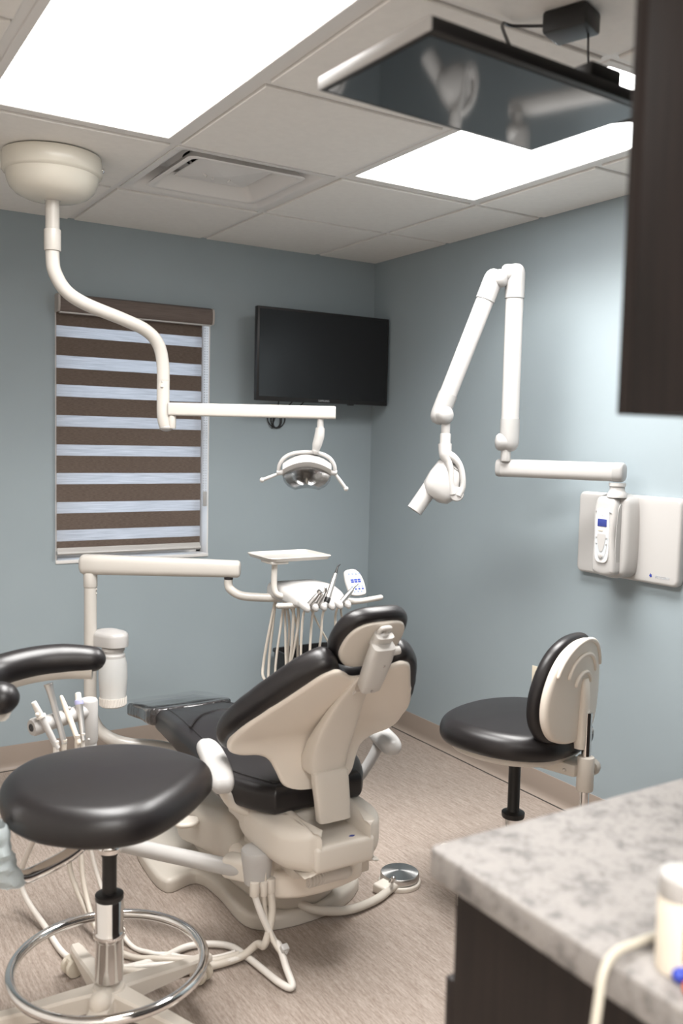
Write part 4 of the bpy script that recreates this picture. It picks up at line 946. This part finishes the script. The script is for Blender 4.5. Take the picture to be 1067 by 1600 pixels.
# ================================================================== STOOLS
def star_base(root, r, rot, m, hubz=.125, castm=None):
    """five legs with casters, local frame"""
    b = NB(); lathe(b, (0, 0, .075), (0, 0, 1), [(.03, 0), (.046, .004), (.048, .03), (.040, .05), (.036, .058), (.001, .058)], 36, True); obj('hub', b, m, root, True)
    for k in range(5):
        a = rot+2*PI*k/5; d = V((math.cos(a), math.sin(a), 0)); n = V((-d.y, d.x, 0))
        b = NB(); S_ = lambda h, w, zt, zb_: [d*h+n*w+UP*zb_, d*h+n*w+UP*(zt-.006), d*h+n*(w-.005)+UP*zt, d*h-n*(w-.005)+UP*zt, d*h-n*w+UP*(zt-.006), d*h-n*w+UP*zb_]
        loft(b, [S_(.03, .026, .128, .082), S_(.09, .023, .118, .076), S_(r*.7, .019, .094, .066), S_(r-.012, .0165, .082, .062), S_(r+.012, .014, .078, .062), S_(r+.018, .009, .075, .064)])
        leg = obj('leg', b, m, root, True)
        c = d*r; t = rot*1.7+k*1.3; wd = V((math.cos(t), math.sin(t), 0)); c2 = c+V((-wd.y, wd.x, 0))*.012
        b = NB(); cyl(b, c+UP*.045, c+UP*.066, .006)
        for s in (-1, 1): cyl(b, c2+wd*s*.006+UP*.0255, c2+wd*s*.021+UP*.0255, .025, bev=.003, seg=24)
        box(b, c2+UP*.040, (.030, .030, .022), .008, M=Matrix.Rotation(t, 3, 'Z')); obj('caster', b, castm or m, leg, True)
# --- near stool with foot ring and body-support arm
st = thing('stool', 'black assistant stool in the left foreground with chrome foot ring and curved arm bolster', 'stool', (-2.006, -1.945, 0))
star_base(st, .30, math.radians(17), BEIGE2, castm=mat('cream_caster', (.66, .60, .50), .45))
SP0 = V((-2.006, -1.945, 0))
b = NB(); lathe(b, (0, 0, .150), (0, 0, 1), [(.0335, 0), (.0335, .098), (.0345, .100), (.037, .104), (.0375, .113), (.036, .119), (.0335, .123), (.0335, .195), (.031, .199), (.001, .199)], 40); col_ = obj('column', b, CHROME, st, True)
b = NB(); lathe(b, (0, 0, .347), (0, 0, 1), [(.0325, 0), (.0335, .003), (.0335, .012), (.024, .016), (.001, .016)], 32); cyl(b, (0, 0, .355), (0, 0, .475), .0170); cyl(b, (0, 0, .455), (0, 0, .465), .0195); obj('gas_piston', b, BLACKP, col_, True)
b = NB(); lathe(b, (0, 0, .463), (0, 0, 1), [(.022, 0), (.027, .002), (.028, .012), (.024, .018), (.0245, .10), (.001, .10)], 32); obj('seat_socket', b, CHROME, st, True)
b = NB(); ball(b, (-.038, -.052, .128), .026, (1.0, .95, 1.0)); cyl(b, (-.012, -.018, .122), (-.034, -.048, .127), .019); obj('adjusting_knob', b, BEIGE2, st, True)
b = NB(); R_ = .2255; tube(b, [(R_*math.cos(2*PI*k/40), R_*math.sin(2*PI*k/40), .188) for k in range(40)], .0125, 16, 2, True); fr_ = obj('foot_ring', b, CHROME, st, True)
b = NB()
for k in range(4):
    a = math.radians(17+36)+2*PI*k/4
    tube(b, [(.034*math.cos(a), .034*math.sin(a), .176), (.13*math.cos(a), .13*math.sin(a), .176), (R_*math.cos(a), R_*math.sin(a), .186)], .0001, 6, 1)
b.free()
so = sm2([(-.243, -.005), (-.222, .125), (-.145, .215), (-.03, .243), (.085, .225), (.175, .160), (.238, .055), (.252, -.022), (.205, -.098), (.105, -.190), (.0, -.243), (-.105, -.225), (-.190, -.155), (-.232, -.080)], 5)
b = NB(); pillow(b, so, .572, .664, .048, lambda u, v, w: V((u, v, w-.010*((u*u+v*v)/.06)*(1 if w > .6 else .3))), crown=.006, rad0=.035, seg=8); obj('seat', b, VINYL, st, True)
b = NB(); pillow(b, [(u*.72, v*.72) for u, v in so], .558, .576, .006, seg=3); obj('seat_pan', b, BEIGE2, st, True)
b = NB(); tube(b, [(-.012, -.005, .520), (-.05, -.010, .512), (-.105, -.030, .490), (-.175, -.050, .478), (-.215, -.060, .478), (-.250, -.060, .500), (-.268, -.05, .56), (-.295, -.01, .68), (-.315, .06, .78), (-.315, .10, .82)], .0165, 18, 8); lev = obj('arm_rod', b, CHROME, st, True)
b = NB(); box(b, (-.035, -.005, .525), (.06, .05, .05), .006); obj('rod_clamp', b, BEIGE2, lev, True)
bol = [(.028, .235, .874), (-.04, .262, .876), (-.12, .272, .872), (-.205, .255, .862), (-.265, .20, .854), (-.285, .13, .852), (-.272, .06, .858), (-.240, .01, .864)]
b = NB(); tube(b, bol, [.034, .0405, .0415, .042, .043, .043, .042, .038], 24, 8, round_ends=True, flat=.95); bo = obj('arm_bolster', b, VINYL, st, True)
b = NB(); tube(b, [(x*.985, y*.985, z-.031) for x, y, z in bol], .0235, 12, 8, flat=.9); obj('bolster_shell', b, BEIGE2, bo, True)
# paper sleeve pulled over the rod
b = NB(); sl = [(-.236, -.062, .470), (-.252, -.060, .500), (-.262, -.055, .53), (-.268, -.050, .56), (-.275, -.042, .60)]
ps = spline(sl, 6); rs = []
random.seed(3)
for i, p in enumerate(ps):
    rs.append([SP0+p+V((math.cos(a)*(.030+.005*random.random()+.003*math.sin(3*a+i*.7)), math.sin(a)*(.030+.005*random.random()+.003*math.cos(2*a+i)), .002*random.random())) for a in [2*PI*k/28 for k in range(28)]])
rings(b, rs, False, False); bmesh.ops.solidify(b, geom=b.faces[:], thickness=.001)
single('paper_sleeve', b, PAPER, 'crumpled pale blue paper sleeve on the chrome rod of the near stool', 'paper sleeve', tuple(SP0+V((-.25, -.06, .45))))

# --- far stool with backrest
sf = thing('stool', 'black stool with beige backrest shell by the right wall behind the counter', 'stool', (-.632, -1.85, 0), math.radians(16.4))
star_base(sf, .235, math.radians(190-16.4), BEIGE2, castm=mat('cream_caster_b', (.62, .56, .47), .45))
b = NB(); lathe(b, (0, 0, .128), (0, 0, 1), [(.0335, 0), (.0335, .105), (.031, .108), (.001, .108)], 36); c2_ = obj('column', b, CHROME, sf, True)
b = NB(); lathe(b, (0, 0, .233), (0, 0, 1), [(.036, 0), (.0375, .004), (.0375, .016), (.022, .022), (.0195, .03), (.0195, .25), (.001, .25)], 32); obj('gas_piston', b, BLACKP, c2_, True)
so2 = sm2([(-.245, .02), (-.215, .135), (-.12, .215), (0, .238), (.12, .215), (.215, .135), (.245, .02), (.225, -.10), (.15, -.195), (.05, -.225), (-.05, -.225), (-.15, -.195), (-.225, -.10)], 5)
b = NB(); pillow(b, so2, .497, .577, .045, lambda u, v, w: V((u, v, w-.012*(v/.22)**2*(1 if v > 0 else .2))), crown=.010, rad0=.028, seg=7); obj('seat', b, VINYL, sf, True)
b = NB(); pillow(b, [(u*.86, v*.86) for u, v in so2], .473, .501, .012, rad0=.010, seg=4); obj('seat_pan', b, BEIGE2, sf, True)
b = NB(); bx(b, -.045, .045, -.235, -.10, .435, .478, .012); cyl(b, (-.01, -.252, .395), (-.01, -.252, .502), .026, bev=.004); ball(b, (-.047, -.20, .455), .006); obj('back_bracket', b, BEIGE2, sf, True)
b = NB(); lathe(b, (.008, -.252, .455), (1, .1, 0), [(.008, 0), (.010, .02), (.022, .022), (.026, .03), (.024, .046), (.016, .052), (.001, .052)], 10); obj('bracket_knob', b, DIM, sf, True)
b = NB(); tube(b, [(-.01, -.252, .31), (-.01, -.252, .64)], .0145, 18, 1); obj('back_post', b, CHROME, sf, True)
bq = V((-.025, -.222, .700)); tl = math.radians(4)
def FB(u, v, w): return bq+V((u, (w*math.cos(tl)+v*-math.sin(tl)*.6)+1.0*u*u, v+w*math.sin(tl)*.3))
bo2 = sm2(sym([(0, .178), (.06, .170), (.115, .138), (.155, .08), (.178, .0), (.174, -.075), (.140, -.132), (.08, -.158), (0, -.164)]), 5)
b = NB(); pillow(b, bo2, .004, .052, .026, FB, crown=.004, rad0=.018, seg=6); obj('back_cushion', b, VINYL, sf, True)
b = NB(); pillow(b, [(u*.93, v*.93) for u, v in bo2], -.018, .010, .004, FB, rad0=.012, seg=5); bs_ = obj('back_shell', b, BEIGE, sf, True)
for r_, v0 in ((.138, .028), (.088, .034), (.048, .018)):
    b = NB(); pts = []
    for k in range(17):
        a = math.radians(18+144*k/16); pts.append(FB(r_*math.cos(a)*1.0, v0+(r_*math.sin(a)), -.0185))
    tube(b, pts, .0068, 10, 2, round_ends=True); obj('shell_rib', b, BEIGE, bs_, True)
b = NB(); loft(b, [sec(FB(.008, v, -.020), V((1, 0, 0)), V((0, 1, 0)), w, t_, 3) for v, w, t_ in ((-.172, .023, .020), (-.12, .0225, .020), (-.02, .021, .015), (.03, .019, .008), (.045, .014, .003))]); obj('shell_spine', b, BEIGE, bs_, True)
b = NB(); cyl(b, FB(.03, -.125, -.03), FB(.05, -.125, -.033), .0115, bev=.002); obj('shell_knob', b, GREY, bs_, True)

# ================================================================== CABINETRY
CX, CY0, CY1 = -1.930, -3.072, -3.70                      # counter: left end, far and near edges
ZT = .914
bc = thing('base_cabinet', 'dark espresso wood base cabinet under the speckled countertop', 'cabinet', (-1.2, -3.4, 0))
b = NB(); bx(b, CX+.022, -.02, CY0-.036, CY1+.03, .10, ZT-.0405); bx(b, CX+.04, -.04, CY0-.09, CY1+.06, 0, .10); obj('carcass', b, WOOD, bc)
for k in range(4):
    xa = CX+.024+k*.47; xb = min(xa+.464, -.03)
    b = NB(); bx(b, xa, xb, CY0-.036, CY0-.017, .105, .735, .002); dr_ = obj('door', b, WOOD, bc)
    b = NB(); tube(b, [(xa+.40, CY0-.018, .60), (xa+.40, CY0+.008, .605), (xa+.40, CY0+.008, .695), (xa+.40, CY0-.018, .70)], .005, 10, 3); obj('pull', b, STEEL, dr_)
b = NB(); o = [(CX, CY1), (-.004, CY1), (-.004, CY0), (CX, CY0)]
pillow(b, sm2([(CX, CY1), (CX, (CY1+CY0)/2), (CX, CY0)], 1) if 0 else rrect(CX, -.004, CY1, CY0, .012, 4), ZT-.040, ZT, .005, seg=4, rad0=.003)
single('countertop', b, LAM, 'speckled pale stone-look laminate countertop in the right foreground', 'countertop', (-1.2, -3.4, ZT-.04))
uc = thing('upper_cabinet', 'dark espresso wood upper cabinet at the right edge above the counter', 'cabinet', (-1.1, -3.5, 1.483))
b = NB(); bx(b, CX+.03, -.004, -3.352, -3.70, 1.483, H-.0078, .001); obj('carcass', b, WOOD, uc)
for k in range(4):
    xa = CX+.031+k*.474; xb = min(xa+.470, -.006)
    b = NB(); bx(b, xa, xb, -3.351, -3.333, 1.484, H-.02, .001); obj('door', b, WOOD, uc)

# things standing on the counter, cut by the frame
cb_ = thing('jar', 'cream cylindrical jar with white lid and olive label on the countertop', 'jar', (-1.878, -3.429, ZT))
J = V((-1.878, -3.429, ZT))
b = NB(); lathe(b, J, UP, [(.021, 0), (.023, .002), (.023, .078), (.021, .081), (.001, .081)], 32); obj('jar_body', b, CREAM, cb_)
b = NB(); lathe(b, J+UP*.079, UP, [(.0225, 0), (.0235, .002), (.0235, .022), (.021, .025), (.001, .025)], 32); obj('lid', b, WHITE, cb_)
b = NB(); rings(b, [[J+V((.0234*math.cos(a), .0234*math.sin(a), z)) for a in [math.radians(228+k*7) for k in range(18)]] for z in (.02, .06)], False, False, False); bmesh.ops.solidify(b, geom=b.faces[:], thickness=.0004); obj('jar_label', b, OLIVE, cb_)
b = NB(); tube(b, [(-1.897, -3.446, ZT+.008), (-1.86, -3.446, ZT+.008), (-1.80, -3.446, ZT+.008)], .008, 14, 2, round_ends=True); single('marker', b, BLUEP, 'blue plastic capped marker lying beside the cream jar', 'marker', (-1.85, -3.446, ZT))
b = NB(); tube(b, [(-1.906, -3.466, ZT+.008), (-1.86, -3.466, ZT+.008), (-1.80, -3.466, ZT+.008)], .008, 14, 2, round_ends=True); single('marker', b, ORANGE, 'orange plastic capped marker lying nearest the camera on the counter', 'marker', (-1.85, -3.466, ZT))
tb = thing('tube_container', 'white container with pink print at the far right edge of the counter', 'container', (-1.322, -3.11, ZT))
b = NB(); lathe(b, (-1.322, -3.11, ZT), UP, [(.028, 0), (.030, .003), (.030, .085), (.022, .10), (.001, .102)], 30); obj('container_body', b, WHITE, tb)
b = NB(); lathe(b, (-1.322, -3.11, ZT+.05), UP, [(.0301, 0), (.0304, .001), (.0304, .009), (.0301, .010)], 30, False); obj('printed_band', b, RED, tb)
b = NB(); tube(b, [(-1.75, -3.39, ZT+.006), (-1.82, -3.385, ZT+.006), (-1.885, -3.382, ZT+.007), (-1.922, -3.385, ZT+.008), (-1.943, -3.389, ZT-.004), (-1.958, -3.397, ZT-.03), (-1.972, -3.405, ZT-.07), (-1.978, -3.41, ZT-.14), (-1.978, -3.42, ZT-.26), (-1.97, -3.43, ZT-.50)], .0048, 12, 8)
single('cable', b, CABLEG, 'putty coloured cable draped over the counter edge', 'cable', (-1.92, -3.4, ZT))

# ================================================================== DAYLIGHT, CAMERA
w = bpy.data.worlds.new('World'); SC.world = w; w.use_nodes = True
bg = w.node_tree.nodes['Background']; bg.inputs['Color'].default_value = (.76, .87, 1.0, 1); bg.inputs['Strength'].default_value = 1.15

cam = bpy.data.cameras.new('Camera'); co = bpy.data.objects.new('Camera', cam); COL.objects.link(co); SC.camera = co
def cam_axes(yaw, p, r):
    cy, sy = math.cos(yaw), math.sin(yaw)
    f = V((sy*math.cos(p), cy*math.cos(p), -math.sin(p))); ri = V((cy, -sy, 0)); up = ri.cross(f)
    return ri*math.cos(r)+up*math.sin(r), up*math.cos(r)-ri*math.sin(r), f
r_, u_, f_ = cam_axes(CAMV[4], CAMV[5], CAMV[6])
co.matrix_world = Matrix(((r_.x, u_.x, -f_.x, CAMV[1]), (r_.y, u_.y, -f_.y, CAMV[2]), (r_.z, u_.z, -f_.z, CAMV[3]), (0, 0, 0, 1)))
cam.sensor_fit = 'VERTICAL'; cam.sensor_height = 36; cam.sensor_width = 24; cam.lens = CAMV[0]*36/1600
cam.clip_start = .02
cam.dof.use_dof = True; cam.dof.focus_distance = 3.2; cam.dof.aperture_fstop = 2.8
vs_ = SC.view_settings; vs_.view_transform = 'Standard'; vs_.look = 'None'; vs_.exposure = 1.06; vs_.gamma = 1.0; vs_.use_curve_mapping = False
